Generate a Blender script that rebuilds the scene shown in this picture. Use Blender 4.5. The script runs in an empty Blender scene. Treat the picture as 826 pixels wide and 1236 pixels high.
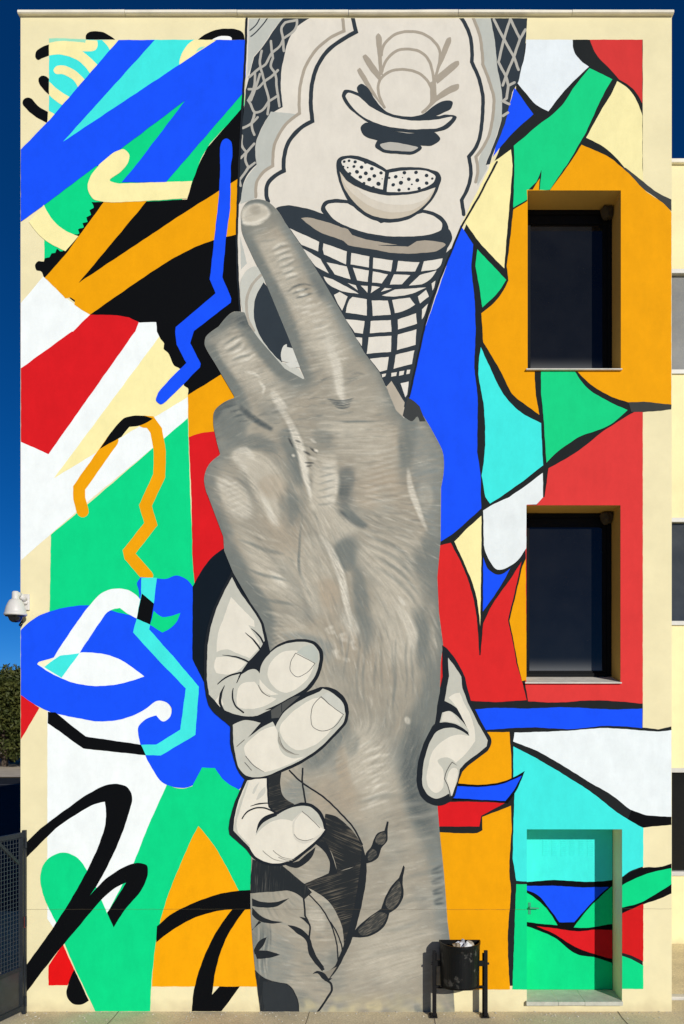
import bpy, bmesh, math, random
import numpy as np
from mathutils import Vector
from mathutils.geometry import delaunay_2d_cdt

random.seed(7)
rng = np.random.default_rng(7)
scene = bpy.context.scene
COL = scene.collection

# ------------------------------------------------------------------ camera, sky, sun, exposure
CAM_X, CAM_Z, DIST = 0.47, 3.55, 10.4        # camera in front of the facade (facade plane is Y = 0)
FRAME_H = 12.36                              # metres of facade seen from top to bottom of the frame
cam = bpy.data.cameras.new("camera")
cam.sensor_fit = 'VERTICAL'
cam.sensor_height = 36.0
cam.sensor_width = 24.0
cam.lens = 36.0 * DIST / FRAME_H
cam.shift_x = (0.0 - CAM_X) / FRAME_H
cam.shift_y = ((1221 - 618) / 100.0 - CAM_Z) / FRAME_H
cam.clip_end = 2000
cam_ob = bpy.data.objects.new("camera", cam)
cam_ob.location = (CAM_X, -DIST, CAM_Z)
cam_ob.rotation_euler = (math.radians(90), 0, 0)
COL.objects.link(cam_ob)
scene.camera = cam_ob

SUN_DIR = Vector((0.56, -1.0, 0.44)).normalized()
SUN_EL = math.asin(SUN_DIR.z)
SUN_ROT = math.atan2(SUN_DIR.x, SUN_DIR.y)
world = bpy.data.worlds.new("World")
scene.world = world
world.use_nodes = True
wn = world.node_tree
wn.nodes.clear()
w_out = wn.nodes.new("ShaderNodeOutputWorld")
w_bg = wn.nodes.new("ShaderNodeBackground")
w_sky = wn.nodes.new("ShaderNodeTexSky")
w_sky.sky_type = 'NISHITA'
w_sky.sun_disc = False
w_sky.sun_elevation = SUN_EL
w_sky.sun_rotation = SUN_ROT
w_sky.altitude = 0
w_sky.air_density = 0.5
w_sky.dust_density = 0.0
w_sky.ozone_density = 10.0
w_bg.inputs["Strength"].default_value = 0.069
w_hsv = wn.nodes.new("ShaderNodeHueSaturation")       # crisp, dry winter air
w_hsv.inputs["Saturation"].default_value = 1.09
wn.links.new(w_sky.outputs[0], w_hsv.inputs["Color"])
wn.links.new(w_hsv.outputs[0], w_bg.inputs["Color"])
wn.links.new(w_bg.outputs[0], w_out.inputs["Surface"])

sun = bpy.data.lights.new("sun", 'SUN')
sun.energy = 3.75
sun.angle = math.radians(0.5)
sun.color = (1.0, 0.95, 0.87)
sun_ob = bpy.data.objects.new("sun", sun)
sun_ob.rotation_euler = SUN_DIR.to_track_quat('Z', 'Y').to_euler()
sun_ob.location = SUN_DIR * 40
COL.objects.link(sun_ob)

scene.view_settings.view_transform = 'Standard'
scene.view_settings.look = 'None'
scene.view_settings.exposure = 0.0
scene.view_settings.gamma = 1.0

# ------------------------------------------------------------------ helpers
def s2l(v):
    v = np.asarray(v, dtype=float) / 255.0
    return np.where(v <= 0.04045, v / 12.92, ((v + 0.055) / 1.055) ** 2.4)

GAIN = np.array([1.06, 1.03, 1.02])          # what a unit-albedo wall facing this sun shows

def paint_rgb(rgb):
    a = s2l(rgb) / GAIN
    return tuple(np.clip(a, 0.003, 0.93)) + (1.0,)

MATS = {}

def nodes_of(m):
    m.use_nodes = True
    nt = m.node_tree
    return nt, nt.nodes["Principled BSDF"]

def stucco(nt, b, tex_scale=170.0, strength=0.12):
    tc = nt.nodes.new("ShaderNodeTexCoord")
    n = nt.nodes.new("ShaderNodeTexNoise")
    n.inputs["Scale"].default_value = tex_scale
    n.inputs["Detail"].default_value = 4
    bp = nt.nodes.new("ShaderNodeBump")
    bp.inputs["Strength"].default_value = strength
    bp.inputs["Distance"].default_value = 0.01
    nt.links.new(tc.outputs["Object"], n.inputs["Vector"])
    nt.links.new(n.outputs["Fac"], bp.inputs["Height"])
    nt.links.new(bp.outputs["Normal"], b.inputs["Normal"])
    return tc

def vary(nt, tc, color_socket_or_rgb, target, amount=0.08, scale=3.0, detail=8.0):
    """multiply a colour by an uneven, roughly neutral mottling"""
    n = nt.nodes.new("ShaderNodeTexNoise")
    n.inputs["Scale"].default_value = scale
    n.inputs["Detail"].default_value = detail
    n.inputs["Roughness"].default_value = 0.72
    nt.links.new(tc.outputs["Object"], n.inputs["Vector"])
    mr = nt.nodes.new("ShaderNodeMapRange")
    mr.inputs["From Min"].default_value = 0.3
    mr.inputs["From Max"].default_value = 0.7
    mr.inputs["To Min"].default_value = 1.0 - amount
    mr.inputs["To Max"].default_value = 1.0 + amount * 0.5
    nt.links.new(n.outputs["Fac"], mr.inputs["Value"])
    mx = nt.nodes.new("ShaderNodeMix")
    mx.data_type = 'RGBA'
    mx.blend_type = 'MULTIPLY'
    mx.inputs["Factor"].default_value = 1.0
    if isinstance(color_socket_or_rgb, tuple):
        mx.inputs["A"].default_value = color_socket_or_rgb
    else:
        nt.links.new(color_socket_or_rgb, mx.inputs["A"])
    nt.links.new(mr.outputs["Result"], mx.inputs["B"])
    nt.links.new(mx.outputs["Result"], target)
    return mx

def paint(rgb, amount=0.06, rough=0.7):
    """masonry paint on stucco, given the sRGB colour it shows in full sun"""
    key = ("paint",) + tuple(rgb)
    if key not in MATS:
        m = bpy.data.materials.new("paint_%d_%d_%d" % tuple(rgb))
        nt, b = nodes_of(m)
        b.inputs["Roughness"].default_value = rough
        b.inputs["Specular IOR Level"].default_value = 0.05
        tc = stucco(nt, b)
        mx = vary(nt, tc, paint_rgb(rgb), b.inputs["Base Color"], amount)
        mp = nt.nodes.new("ShaderNodeMapping")               # upright roller passes
        mp.inputs["Scale"].default_value = (3.2, 3.2, 1.5)
        nt.links.new(tc.outputs["Object"], mp.inputs["Vector"])
        tc2 = nt.nodes.new("ShaderNodeTexNoise")
        tc2.inputs["Scale"].default_value = 1.6
        tc2.inputs["Detail"].default_value = 10
        tc2.inputs["Roughness"].default_value = 0.75
        nt.links.new(mp.outputs["Vector"], tc2.inputs["Vector"])
        mr = nt.nodes.new("ShaderNodeMapRange")
        mr.inputs["From Min"].default_value = 0.30
        mr.inputs["From Max"].default_value = 0.70
        mr.inputs["To Min"].default_value = 0.94
        mr.inputs["To Max"].default_value = 1.06
        nt.links.new(tc2.outputs["Fac"], mr.inputs["Value"])
        m2 = nt.nodes.new("ShaderNodeMix")
        m2.data_type = 'RGBA'
        m2.blend_type = 'MULTIPLY'
        m2.inputs["Factor"].default_value = 1.0
        nt.links.new(mx.outputs["Result"], m2.inputs["A"])
        nt.links.new(mr.outputs["Result"], m2.inputs["B"])
        nt.links.new(m2.outputs["Result"], b.inputs["Base Color"])
        MATS[key] = m
    return MATS[key]

def plain(name, rgb_lin, rough=0.6, metal=0.0, amount=0.12, scale=6.0, bump=0.0, bscale=80.0, spec=0.5):
    if name not in MATS:
        m = bpy.data.materials.new(name)
        nt, b = nodes_of(m)
        b.inputs["Roughness"].default_value = rough
        b.inputs["Metallic"].default_value = metal
        b.inputs["Specular IOR Level"].default_value = spec
        if bump > 0:
            tc = stucco(nt, b, bscale, bump)
        else:
            tc = nt.nodes.new("ShaderNodeTexCoord")
        vary(nt, tc, tuple(rgb_lin) + (1.0,), b.inputs["Base Color"], amount, scale)
        MATS[name] = m
    return MATS[name]

def link(o, parent=None):
    COL.objects.link(o)
    if parent is not None:
        o.parent = parent
    return o

def mesh_obj(name, verts, faces, mat, parent=None, smooth=False):
    me = bpy.data.meshes.new(name)
    me.from_pydata([tuple(v) for v in verts], [], [tuple(f) for f in faces])
    me.update()
    if mat is not None:
        me.materials.append(mat)
    if smooth:
        me.polygons.foreach_set("use_smooth", [True] * len(me.polygons))
    return link(bpy.data.objects.new(name, me), parent)

def bm_obj(name, bm, mat, parent=None, smooth=False):
    me = bpy.data.meshes.new(name)
    bmesh.ops.recalc_face_normals(bm, faces=bm.faces)
    bm.to_mesh(me)
    bm.free()
    if mat is not None:
        me.materials.append(mat)
    if smooth:
        me.polygons.foreach_set("use_smooth", [True] * len(me.polygons))
    return link(bpy.data.objects.new(name, me), parent)

def add_box(bm, x0, x1, y0, y1, z0, z1, bevel=0.0):
    r = bmesh.ops.create_cube(bm, size=1.0)
    vs = r["verts"]
    for v in vs:
        v.co = Vector(((x0 + x1) / 2 + v.co.x * (x1 - x0), (y0 + y1) / 2 + v.co.y * (y1 - y0), (z0 + z1) / 2 + v.co.z * (z1 - z0)))
    if bevel > 0:
        es = list({e for v in vs for e in v.link_edges})
        bmesh.ops.bevel(bm, geom=es, offset=bevel, segments=2, affect='EDGES', profile=0.5)

def box(name, x0, x1, y0, y1, z0, z1, mat, parent=None, bevel=0.0):
    bm = bmesh.new()
    add_box(bm, x0, x1, y0, y1, z0, z1, bevel)
    return bm_obj(name, bm, mat, parent)

def add_bar(bm, p, q, w, t):
    """a rectangular bar from p to q, w wide across, t thick"""
    p, q = Vector(p), Vector(q)
    d = (q - p).normalized()
    up = Vector((0, 0, 1)) if abs(d.z) < 0.9 else Vector((0, 1, 0))
    a = d.cross(up).normalized()
    b = a.cross(d).normalized()
    vs = []
    for base in (p, q):
        for sa, sb in ((-1, -1), (1, -1), (1, 1), (-1, 1)):
            vs.append(bm.verts.new(base + a * (sa * t / 2) + b * (sb * w / 2)))
    for f in ((0, 1, 2, 3), (7, 6, 5, 4), (0, 4, 5, 1), (1, 5, 6, 2), (2, 6, 7, 3), (3, 7, 4, 0)):
        bm.faces.new([vs[i] for i in f])

def add_tube(bm, p, q, r, n=10, r2=None):
    p, q = Vector(p), Vector(q)
    r2 = r if r2 is None else r2
    d = (q - p).normalized()
    up = Vector((0, 0, 1)) if abs(d.z) < 0.9 else Vector((0, 1, 0))
    a = d.cross(up).normalized()
    b = a.cross(d).normalized()
    A, B = [], []
    for i in range(n):
        t = 2 * math.pi * i / n
        o = a * math.cos(t) + b * math.sin(t)
        A.append(bm.verts.new(p + o * r))
        B.append(bm.verts.new(q + o * r2))
    for i in range(n):
        j = (i + 1) % n
        bm.faces.new((A[i], A[j], B[j], B[i]))
    bm.faces.new(A[::-1])
    bm.faces.new(B)

def add_lathe(bm, prof, center, n=24):
    """prof: list of (radius, z) from top to bottom, turned round a vertical axis"""
    c = Vector(center)
    rings = []
    for r, z in prof:
        if r < 1e-5:
            rings.append([bm.verts.new(c + Vector((0, 0, z)))])
        else:
            rings.append([bm.verts.new(c + Vector((r * math.cos(2 * math.pi * i / n), r * math.sin(2 * math.pi * i / n), z))) for i in range(n)])
    for a, b in zip(rings, rings[1:]):
        for i in range(n):
            j = (i + 1) % n
            if len(a) == 1 and len(b) == 1:
                continue
            if len(a) == 1:
                bm.faces.new((a[0], b[j], b[i]))
            elif len(b) == 1:
                bm.faces.new((a[i], a[j], b[0]))
            else:
                bm.faces.new((a[i], a[j], b[j], b[i]))

def empty(name, loc=(0, 0, 0)):
    o = bpy.data.objects.new(name, None)
    o.location = loc
    o.empty_display_size = 0.2
    return link(o)

def tag(o, label=None, cat=None, group=None, kind=None):
    for k, v in (("label", label), ("category", cat), ("group", group), ("kind", kind)):
        if v:
            o[k] = v
    return o

# facade coordinates: the facade was measured in centimetres across (u) and down (v)
def FX(u): return (u - 413.0) / 100.0
def FZ(v): return (1221.0 - v) / 100.0
# ------------------------------------------------------------------ ground, road, pavement
def ground_mat(name, rgb, amount, scale, bump=0.35, bscale=60, speck=0.0):
    m = bpy.data.materials.new(name)
    nt, b = nodes_of(m)
    b.inputs["Roughness"].default_value = 0.9
    b.inputs["Specular IOR Level"].default_value = 0.05
    tc = stucco(nt, b, bscale, bump)
    mx = vary(nt, tc, tuple(rgb) + (1.0,), b.inputs["Base Color"], amount, scale, 12.0)
    if speck:
        n = nt.nodes.new("ShaderNodeTexNoise")
        n.inputs["Scale"].default_value = 45
        n.inputs["Detail"].default_value = 3
        nt.links.new(tc.outputs["Object"], n.inputs["Vector"])
        mr = nt.nodes.new("ShaderNodeMapRange")
        mr.inputs["From Min"].default_value = 0.42
        mr.inputs["From Max"].default_value = 0.62
        mr.inputs["To Min"].default_value = 1 - speck
        mr.inputs["To Max"].default_value = 1 + speck * 0.4
        nt.links.new(n.outputs["Fac"], mr.inputs["Value"])
        m2 = nt.nodes.new("ShaderNodeMix")
        m2.data_type = 'RGBA'
        m2.blend_type = 'MULTIPLY'
        m2.inputs["Factor"].default_value = 1.0
        nt.links.new(mx.outputs["Result"], m2.inputs["A"])
        nt.links.new(mr.outputs["Result"], m2.inputs["B"])
        nt.links.new(m2.outputs["Result"], b.inputs["Base Color"])
    return m

M_GROUND = ground_mat("dry_earth", (0.46, 0.38, 0.25), 0.35, 0.8)
M_CONCRETE = ground_mat("pavement_concrete", (0.74, 0.64, 0.43), 0.22, 2.2, 0.35, 70, 0.16)
M_ASPHALT = ground_mat("asphalt", (0.030, 0.034, 0.042), 0.3, 1.5, 0.4, 90, 0.2)

def sheet_rect(name, x0, x1, y0, y1, z, mat):
    return mesh_obj(name, [(x0, y0, z), (x1, y0, z), (x1, y1, z), (x0, y1, z)], [(0, 1, 2, 3)], mat)

tag(sheet_rect("ground", -900, 900, -300, 1400, -0.02, M_GROUND), "bare dry earth stretching away around the buildings", kind="structure")
tag(sheet_rect("road", -90, -4.6, 5.5, 40.5, -0.012, M_ASPHALT), "dark asphalt road beyond the gate on the left", kind="structure")
tag(sheet_rect("pavement", -60, 60, -30, 0.42, 0.0, M_CONCRETE), "pale worn concrete pavement at the foot of the painted wall", kind="structure")
tag(sheet_rect("yard", 3.9, 30, 0.56, 3.3, 0.004, M_CONCRETE), "pale concrete strip in front of the side wing", kind="structure")
tag(sheet_rect("road_edge_line", -90, -4.6, 35.2, 35.5, -0.008, plain("road_paint", (0.10, 0.10, 0.11), 0.8)), "faint worn line painted along the far side of the road", kind="structure")
for k, (jx, jw) in enumerate(((-2.7, 0.012), (-0.4, 0.009), (1.1, 0.007), (3.32, 0.012))):
    vs = []
    for q in range(9):
        y = 0.0 - q * 0.22
        wob = 0.006 * math.sin(q * 1.7 + k)
        vs += [(jx + wob, y - 0.002, 0.003), (jx + wob + jw * (0.7 + 0.5 * random.random()), y - 0.002, 0.003)]
    tag(mesh_obj("pavement_joint", vs, [(2 * q, 2 * q + 2, 2 * q + 3, 2 * q + 1) for q in range(8)], plain("joint_dirt", (0.16, 0.13, 0.09), 0.95)), "dirt filled joint between the pavement slabs", kind="structure")
kb = box("kerb", 3.99, 30, 0.44, 0.56, -0.01, 0.035, plain("kerb_stone", (0.62, 0.60, 0.54), 0.85, amount=0.2, bump=0.2), None, 0.006)
tag(kb, "low pale kerb beside the corner of the painted building", kind="structure")
# far verge bank under the trees
tag(sheet_rect("verge", -90, -4.6, 40.6, 60, 0.03, ground_mat("verge_sand", (0.66, 0.57, 0.44), 0.3, 0.7)), "sandy verge below the trees across the road", kind="structure")

# ------------------------------------------------------------------ building shell
OPENINGS = [(637.0, 749.5, 230.0, 446.0), (635.5, 749.0, 610.0, 823.5), (636.0, 751.0, 1001.0, 1208.0)]
REVEAL = 0.41
U0, U1, V0, V1 = 25.0, 811.0, 18.0, 1221.0

def cdt_region(loops, keep):
    """triangulate closed loops (lists of 2-D points); keep(centroids) -> mask"""
    verts, edges = [], []
    for lp in loops:
        s = len(verts)
        verts += [Vector((float(x), float(y))) for x, y in lp]
        n = len(lp)
        edges += [(s + i, s + (i + 1) % n) for i in range(n)]
    r = delaunay_2d_cdt(verts, edges, [], 0, 1e-4)
    ov = np.array([(v.x, v.y) for v in r[0]])
    tri = np.array([f for f in r[2] if len(f) == 3], dtype=int)
    c = ov[tri].mean(axis=1)
    a = ov[tri[:, 1]] - ov[tri[:, 0]]
    b = ov[tri[:, 2]] - ov[tri[:, 0]]
    area = np.abs(a[:, 0] * b[:, 1] - a[:, 1] * b[:, 0])
    tri = tri[keep(c) & (area > 1e-6)]
    used = np.unique(tri)
    remap = -np.ones(len(ov), dtype=int)
    remap[used] = np.arange(len(used))
    return ov[used], remap[tri]

def in_openings(c):
    m = np.zeros(len(c), bool)
    for a, b, t, d in OPENINGS:
        m |= (c[:, 0] > a) & (c[:, 0] < b) & (c[:, 1] > t) & (c[:, 1] < d)
    return m

def hole_loops():
    return [[(a, t), (b, t), (b, d), (a, d)] for a, b, t, d in OPENINGS]

def winding(pts, loop):
    lp = np.asarray(loop)
    x0, y0 = lp[:, 0], lp[:, 1]
    x1, y1 = np.roll(x0, -1), np.roll(y0, -1)
    w = np.zeros(len(pts), int)
    px, py = pts[:, 0], pts[:, 1]
    for i in range(len(lp)):
        cr = (x1[i] - x0[i]) * (py - y0[i]) - (px - x0[i]) * (y1[i] - y0[i])
        w += ((y0[i] <= py) & (y1[i] > py) & (cr > 0)).astype(int)
        w -= ((y0[i] > py) & (y1[i] <= py) & (cr < 0)).astype(int)
    return w != 0

building = empty("painted_building", (0, 0, 0))
tag(building, "three storey cream building with a colourful hands mural on its wall", "building")
CREAM = (241, 228, 183)

def wall_material(name, rgb):
    m = bpy.data.materials.new(name)
    nt, b = nodes_of(m)
    b.inputs["Roughness"].default_value = 0.85
    b.inputs["Specular IOR Level"].default_value = 0.05
    tc = stucco(nt, b, 120, 0.16)
    mx = vary(nt, tc, paint_rgb(rgb), b.inputs["Base Color"], 0.10, 1.3, 9)
    # rising damp and splash stains above the pavement
    sep = nt.nodes.new("ShaderNodeSeparateXYZ")
    nt.links.new(tc.outputs["Object"], sep.inputs[0])
    n = nt.nodes.new("ShaderNodeTexNoise")
    n.inputs["Scale"].default_value = 5
    n.inputs["Detail"].default_value = 7
    nt.links.new(tc.outputs["Object"], n.inputs["Vector"])
    add = nt.nodes.new("ShaderNodeMath")
    add.operation = 'MULTIPLY_ADD'
    add.inputs[1].default_value = 0.34
    nt.links.new(n.outputs["Fac"], add.inputs[0])
    neg = nt.nodes.new("ShaderNodeMath")
    neg.operation = 'MULTIPLY'
    neg.inputs[1].default_value = -1.0
    nt.links.new(sep.outputs["Z"], neg.inputs[0])
    nt.links.new(neg.outputs[0], add.inputs[2])
    mr = nt.nodes.new("ShaderNodeMapRange")
    mr.inputs["From Min"].default_value = 0.02
    mr.inputs["From Max"].default_value = 0.20
    nt.links.new(add.outputs[0], mr.inputs["Value"])
    m2 = nt.nodes.new("ShaderNodeMix")
    m2.data_type = 'RGBA'
    m2.inputs["B"].default_value = (0.52, 0.44, 0.27, 1)
    fac = nt.nodes.new("ShaderNodeMath")
    fac.operation = 'MULTIPLY'
    fac.inputs[1].default_value = 0.55
    nt.links.new(mr.outputs["Result"], fac.inputs[0])
    nt.links.new(fac.outputs[0], m2.inputs["Factor"])
    nt.links.new(mx.outputs["Result"], m2.inputs["A"])
    nt.links.new(m2.outputs["Result"], b.inputs["Base Color"])
    return m

M_WALL = wall_material("cream_render", CREAM)

M_REVEAL_SHADE = wall_material("warm_shade_reveal", (212, 172, 92))  # darker, warmer than the cream wall: shade in the window recesses painted as ochre

def build_wall():
    rect = [(U0, V0), (U1, V0), (U1, V1), (U0, V1)]
    v2, tri = cdt_region([rect] + hole_loops(), lambda c: ~in_openings(c))
    verts = [(FX(u), 0.0, FZ(v)) for u, v in v2]
    faces = [tuple(t) for t in tri]
    def quad(*p):
        s = len(verts)
        verts.extend(p)
        faces.append((s, s + 1, s + 2, s + 3))
    for oi, (a, b, t, d) in enumerate(OPENINGS):
        xa, xb, zt, zd = FX(a), FX(b), FZ(t), FZ(d)
        R = REVEAL + 0.12
        if oi < 2:                                   # window reveals: warm shade put into the colour
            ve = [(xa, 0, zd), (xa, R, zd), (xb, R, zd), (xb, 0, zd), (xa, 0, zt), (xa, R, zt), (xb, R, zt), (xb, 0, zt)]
            mesh_obj("reveal", ve, [(0, 4, 5, 1), (3, 2, 6, 7), (4, 7, 6, 5), (0, 1, 2, 3), (1, 5, 6, 2)], M_REVEAL_SHADE, building)
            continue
        quad((xa, 0, zd), (xa, 0, zt), (xa, R, zt), (xa, R, zd))
        quad((xb, 0, zt), (xb, 0, zd), (xb, R, zd), (xb, R, zt))
        quad((xa, 0, zt), (xb, 0, zt), (xb, R, zt), (xa, R, zt))
        quad((xa, 0, zd), (xa, R, zd), (xb, R, zd), (xb, 0, zd))
        quad((xa, R, zd), (xa, R, zt), (xb, R, zt), (xb, R, zd))
    x0, x1, zt, dp = FX(U0), FX(U1), FZ(V0), 9.0
    quad((x0, 0, 0), (x0, 0, zt), (x0, dp, zt), (x0, dp, 0))
    quad((x1, 0, 0), (x1, dp, 0), (x1, dp, zt), (x1, 0, zt))
    quad((x0, dp, 0), (x0, dp, zt), (x1, dp, zt), (x1, dp, 0))
    quad((x0, 0, zt), (x1, 0, zt), (x1, dp, zt), (x0, dp, zt))
    return mesh_obj("wall", verts, faces, M_WALL, building)

build_wall()
# rounded coping along the parapet
bm = bmesh.new()
prof = [(0.02, FZ(19.6)), (-0.040, FZ(19.6)), (-0.052, FZ(18.8)), (-0.055, FZ(17.0)), (-0.046, FZ(15.4)), (-0.025, FZ(14.5)), (0.3, FZ(14.3)), (0.3, FZ(17.0))]
M_COPING = plain("coping_paint", (0.88, 0.83, 0.68), 0.8, amount=0.2, scale=2.5, bump=0.15)
bm.free()
CUTS = [23.0, 152.0, 287.0, 421.0, 553.0, 690.0, 812.5]
for c0, c1 in zip(CUTS, CUTS[1:]):
    bm = bmesh.new()
    rings = []
    tilt = random.uniform(-0.004, 0.004)
    for k in range(5):
        x = FX(c0) + 0.003 + (FX(c1) - FX(c0) - 0.006) * k / 4
        rings.append([bm.verts.new((x, y, z + tilt * (k / 4 - 0.5) + random.uniform(-0.0012, 0.0012))) for y, z in prof])
    for A_, B_ in zip(rings, rings[1:]):
        for i in range(len(prof)):
            k = (i + 1) % len(prof)
            bm.faces.new((A_[i], A_[k], B_[k], B_[i]))
    bm.faces.new(rings[0][::-1])
    bm.faces.new(rings[-1])
    bm_obj("coping_stone", bm, M_COPING, building)

# ------------------------------------------------------------------ windows and door recess
M_FRAME = plain("dark_aluminium", (0.007, 0.008, 0.009), 0.6, 0.0, amount=0.15, spec=0.08)
M_SILL = plain("sill_stone", (0.66, 0.64, 0.57), 0.8, amount=0.25, scale=7, bump=0.15)

def glass_material():
    m = bpy.data.materials.new("dusty_dark_glass")
    nt, b = nodes_of(m)
    b.inputs["Roughness"].default_value = 0.06
    b.inputs["IOR"].default_value = 1.45
    b.inputs["Specular IOR Level"].default_value = 0.35
    tc = nt.nodes.new("ShaderNodeTexCoord")
    sep = nt.nodes.new("ShaderNodeSeparateXYZ")
    nt.links.new(tc.outputs["Generated"], sep.inputs[0])
    mr = nt.nodes.new("ShaderNodeMapRange")          # dust gathered at the bottom of the pane
    mr.inputs["From Min"].default_value = 0.10
    mr.inputs["From Max"].default_value = 0.0
    nt.links.new(sep.outputs["Z"], mr.inputs["Value"])
    n = nt.nodes.new("ShaderNodeTexNoise")
    n.inputs["Scale"].default_value = 3.5
    n.inputs["Detail"].default_value = 9
    nt.links.new(tc.outputs["Object"], n.inputs["Vector"])
    sc = nt.nodes.new("ShaderNodeTexNoise")
    sc.inputs["Scale"].default_value = 60
    nt.links.new(tc.outputs["Object"], sc.inputs["Vector"])
    pw = nt.nodes.new("ShaderNodeMath")
    pw.operation = 'POWER'
    pw.inputs[1].default_value = 2.0
    nt.links.new(mr.outputs["Result"], pw.inputs[0])
    ad = nt.nodes.new("ShaderNodeMath")
    ad.operation = 'MULTIPLY_ADD'
    ad.inputs[1].default_value = 0.07
    nt.links.new(n.outputs["Fac"], ad.inputs[0])
    nt.links.new(pw.outputs[0], ad.inputs[2])
    mul = nt.nodes.new("ShaderNodeMath")
    mul.operation = 'MULTIPLY'
    mul.inputs[1].default_value = 0.42
    nt.links.new(ad.outputs[0], mul.inputs[0])
    mx = nt.nodes.new("ShaderNodeMix")
    mx.data_type = 'RGBA'
    mx.inputs["A"].default_value = (0.004, 0.005, 0.007, 1)
    mx.inputs["B"].default_value = (0.26, 0.27, 0.27, 1)
    nt.links.new(mul.outputs[0], mx.inputs["Factor"])
    nt.links.new(mx.outputs["Result"], b.inputs["Base Color"])
    return m

M_GLASS = glass_material()

def make_window(idx, label):
    a, b, t, d = OPENINGS[idx]
    xa, xb, zt, zd = FX(a), FX(b), FZ(t), FZ(d)
    yb = REVEAL
    bm = bmesh.new()
    fw = 0.055
    add_box(bm, xa + 0.002, xa + fw, yb - 0.02, yb + 0.05, zd + 0.10, zt - 0.002, 0.004)
    add_box(bm, xb - fw, xb - 0.002, yb - 0.02, yb + 0.05, zd + 0.10, zt - 0.002, 0.004)
    add_box(bm, xa + fw, xb - fw, yb - 0.02, yb + 0.05, zt - fw, zt - 0.002, 0.004)
    add_box(bm, xa + fw, xb - fw, yb - 0.02, yb + 0.05, zd + 0.09, zd + 0.13, 0.004)
    win = bm_obj("window", bm, M_FRAME, building)
    win["label"] = label
    # sash inside the frame
    bm = bmesh.new()
    sw = 0.05
    x2, x3, z2, z3 = xa + fw + 0.003, xb - fw - 0.003, zd + 0.133, zt - fw - 0.003
    for q in ((x2, x2 + sw, z2, z3), (x3 - sw, x3, z2, z3), (x2 + sw, x3 - sw, z3 - 0.11, z3), (x2 + sw, x3 - sw, z2, z2 + 0.03)):
        add_box(bm, q[0], q[1], yb + 0.004, yb + 0.045, q[2], q[3], 0.003)
    bm_obj("sash", bm, M_FRAME, win)
    bm = bmesh.new()
    add_box(bm, x2 + sw, x3 - sw, yb + 0.022, yb + 0.03, z2 + 0.03, z3 - 0.11)
    bm_obj("pane", bm, M_GLASS, win)
    # sloping stone sill, its nose just proud of the wall
    vs = []
    ov = 0.02
    for x in (xa - ov, xb + ov * 0.4):
        vs += [(x, -0.04, zd - 0.016), (x, -0.04, zd - 0.002), (x, -0.0, zd + 0.004), (x, -0.0, zd - 0.016)]
    mesh_obj("sill_nose", vs, [(0, 1, 2, 3), (7, 6, 5, 4), (0, 4, 5, 1), (1, 5, 6, 2), (3, 2, 6, 7), (0, 3, 7, 4)], M_SILL, win)
    vs = []
    for x in (xa + 0.001, xb - 0.001):
        vs += [(x, 0.0, zd - 0.0), (x, 0.0, zd + 0.004), (x, yb + 0.06, zd + 0.095), (x, yb + 0.06, zd - 0.0)]
    mesh_obj("sill", vs, [(0, 1, 2, 3), (7, 6, 5, 4), (0, 4, 5, 1), (1, 5, 6, 2), (3, 2, 6, 7)], M_SILL, win)
    # mud nests / rubble of swallows in the top corners of the reveal
    for (cx, s) in ((xb - 0.075, 1.0), (xa + 0.02, 0.45)):
        bm = bmesh.new()
        bmesh.ops.create_icosphere(bm, subdivisions=3, radius=0.085 * s)
        for v in bm.verts:
            f = 1 + 0.16 * math.sin(v.co.x * 60 + v.co.z * 31) * math.cos(v.co.y * 47) + random.uniform(-0.06, 0.06)
            v.co = Vector((v.co.x * 0.9 * f, v.co.y * 0.9 * f, v.co.z * (0.8 if v.co.z > 0 else 1.25) * f)) + Vector((cx, REVEAL - 0.07, zt - 0.05 * s))
            v.co.z = min(v.co.z, zt - 0.003)
            v.co.x = min(max(v.co.x, xa + 0.003), xb - 0.003)
        bm_obj("mud_nest", bm, plain("dry_mud", (0.06, 0.045, 0.022), 0.95, amount=0.4, scale=25, bump=0.4), win, True)

make_window(0, "upper dark window set deep in the orange patch")
make_window(1, "lower dark window set deep in the red patch")

# painted steel door at the back of its recess
def back_uv(u, v, y=REVEAL):
    """facade measure of a point seen on the plane y behind the facade"""
    s = (DIST + y) / DIST
    hu, hv = 413.0 + CAM_X * 100.0, 1221.0 - CAM_Z * 100.0
    return hu + (u - hu) * s, hv + (v - hv) * s

a, b, t, d = OPENINGS[2]
door = box("door", FX(a) + 0.003, FX(b) - 0.003, REVEAL, REVEAL + 0.05, FZ(d) + 0.004, FZ(t) - 0.003, paint((5, 214, 133)), building, 0.003)
door["label"] = "steel door painted over with the mural's colours"
bm = bmesh.new()
xs_, zs_ = FX(OPENINGS[2][0]), FZ(1208)
add_box(bm, xs_ - 0.012, FX(673), -0.05, REVEAL - 0.002, -0.0 + 0.085, zs_ + 0.003, 0.004)
add_box(bm, FX(673) + 0.002, FX(705), -0.05, REVEAL - 0.002, 0.087, zs_ + 0.002, 0.004)
add_box(bm, FX(705) + 0.002, FX(751) + 0.0, -0.05, REVEAL - 0.002, 0.085, zs_ + 0.003, 0.004)
bm_obj("threshold", bm, plain("threshold_stone", (0.55, 0.55, 0.46), 0.8, amount=0.25, scale=9, bump=0.2), building)
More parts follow.
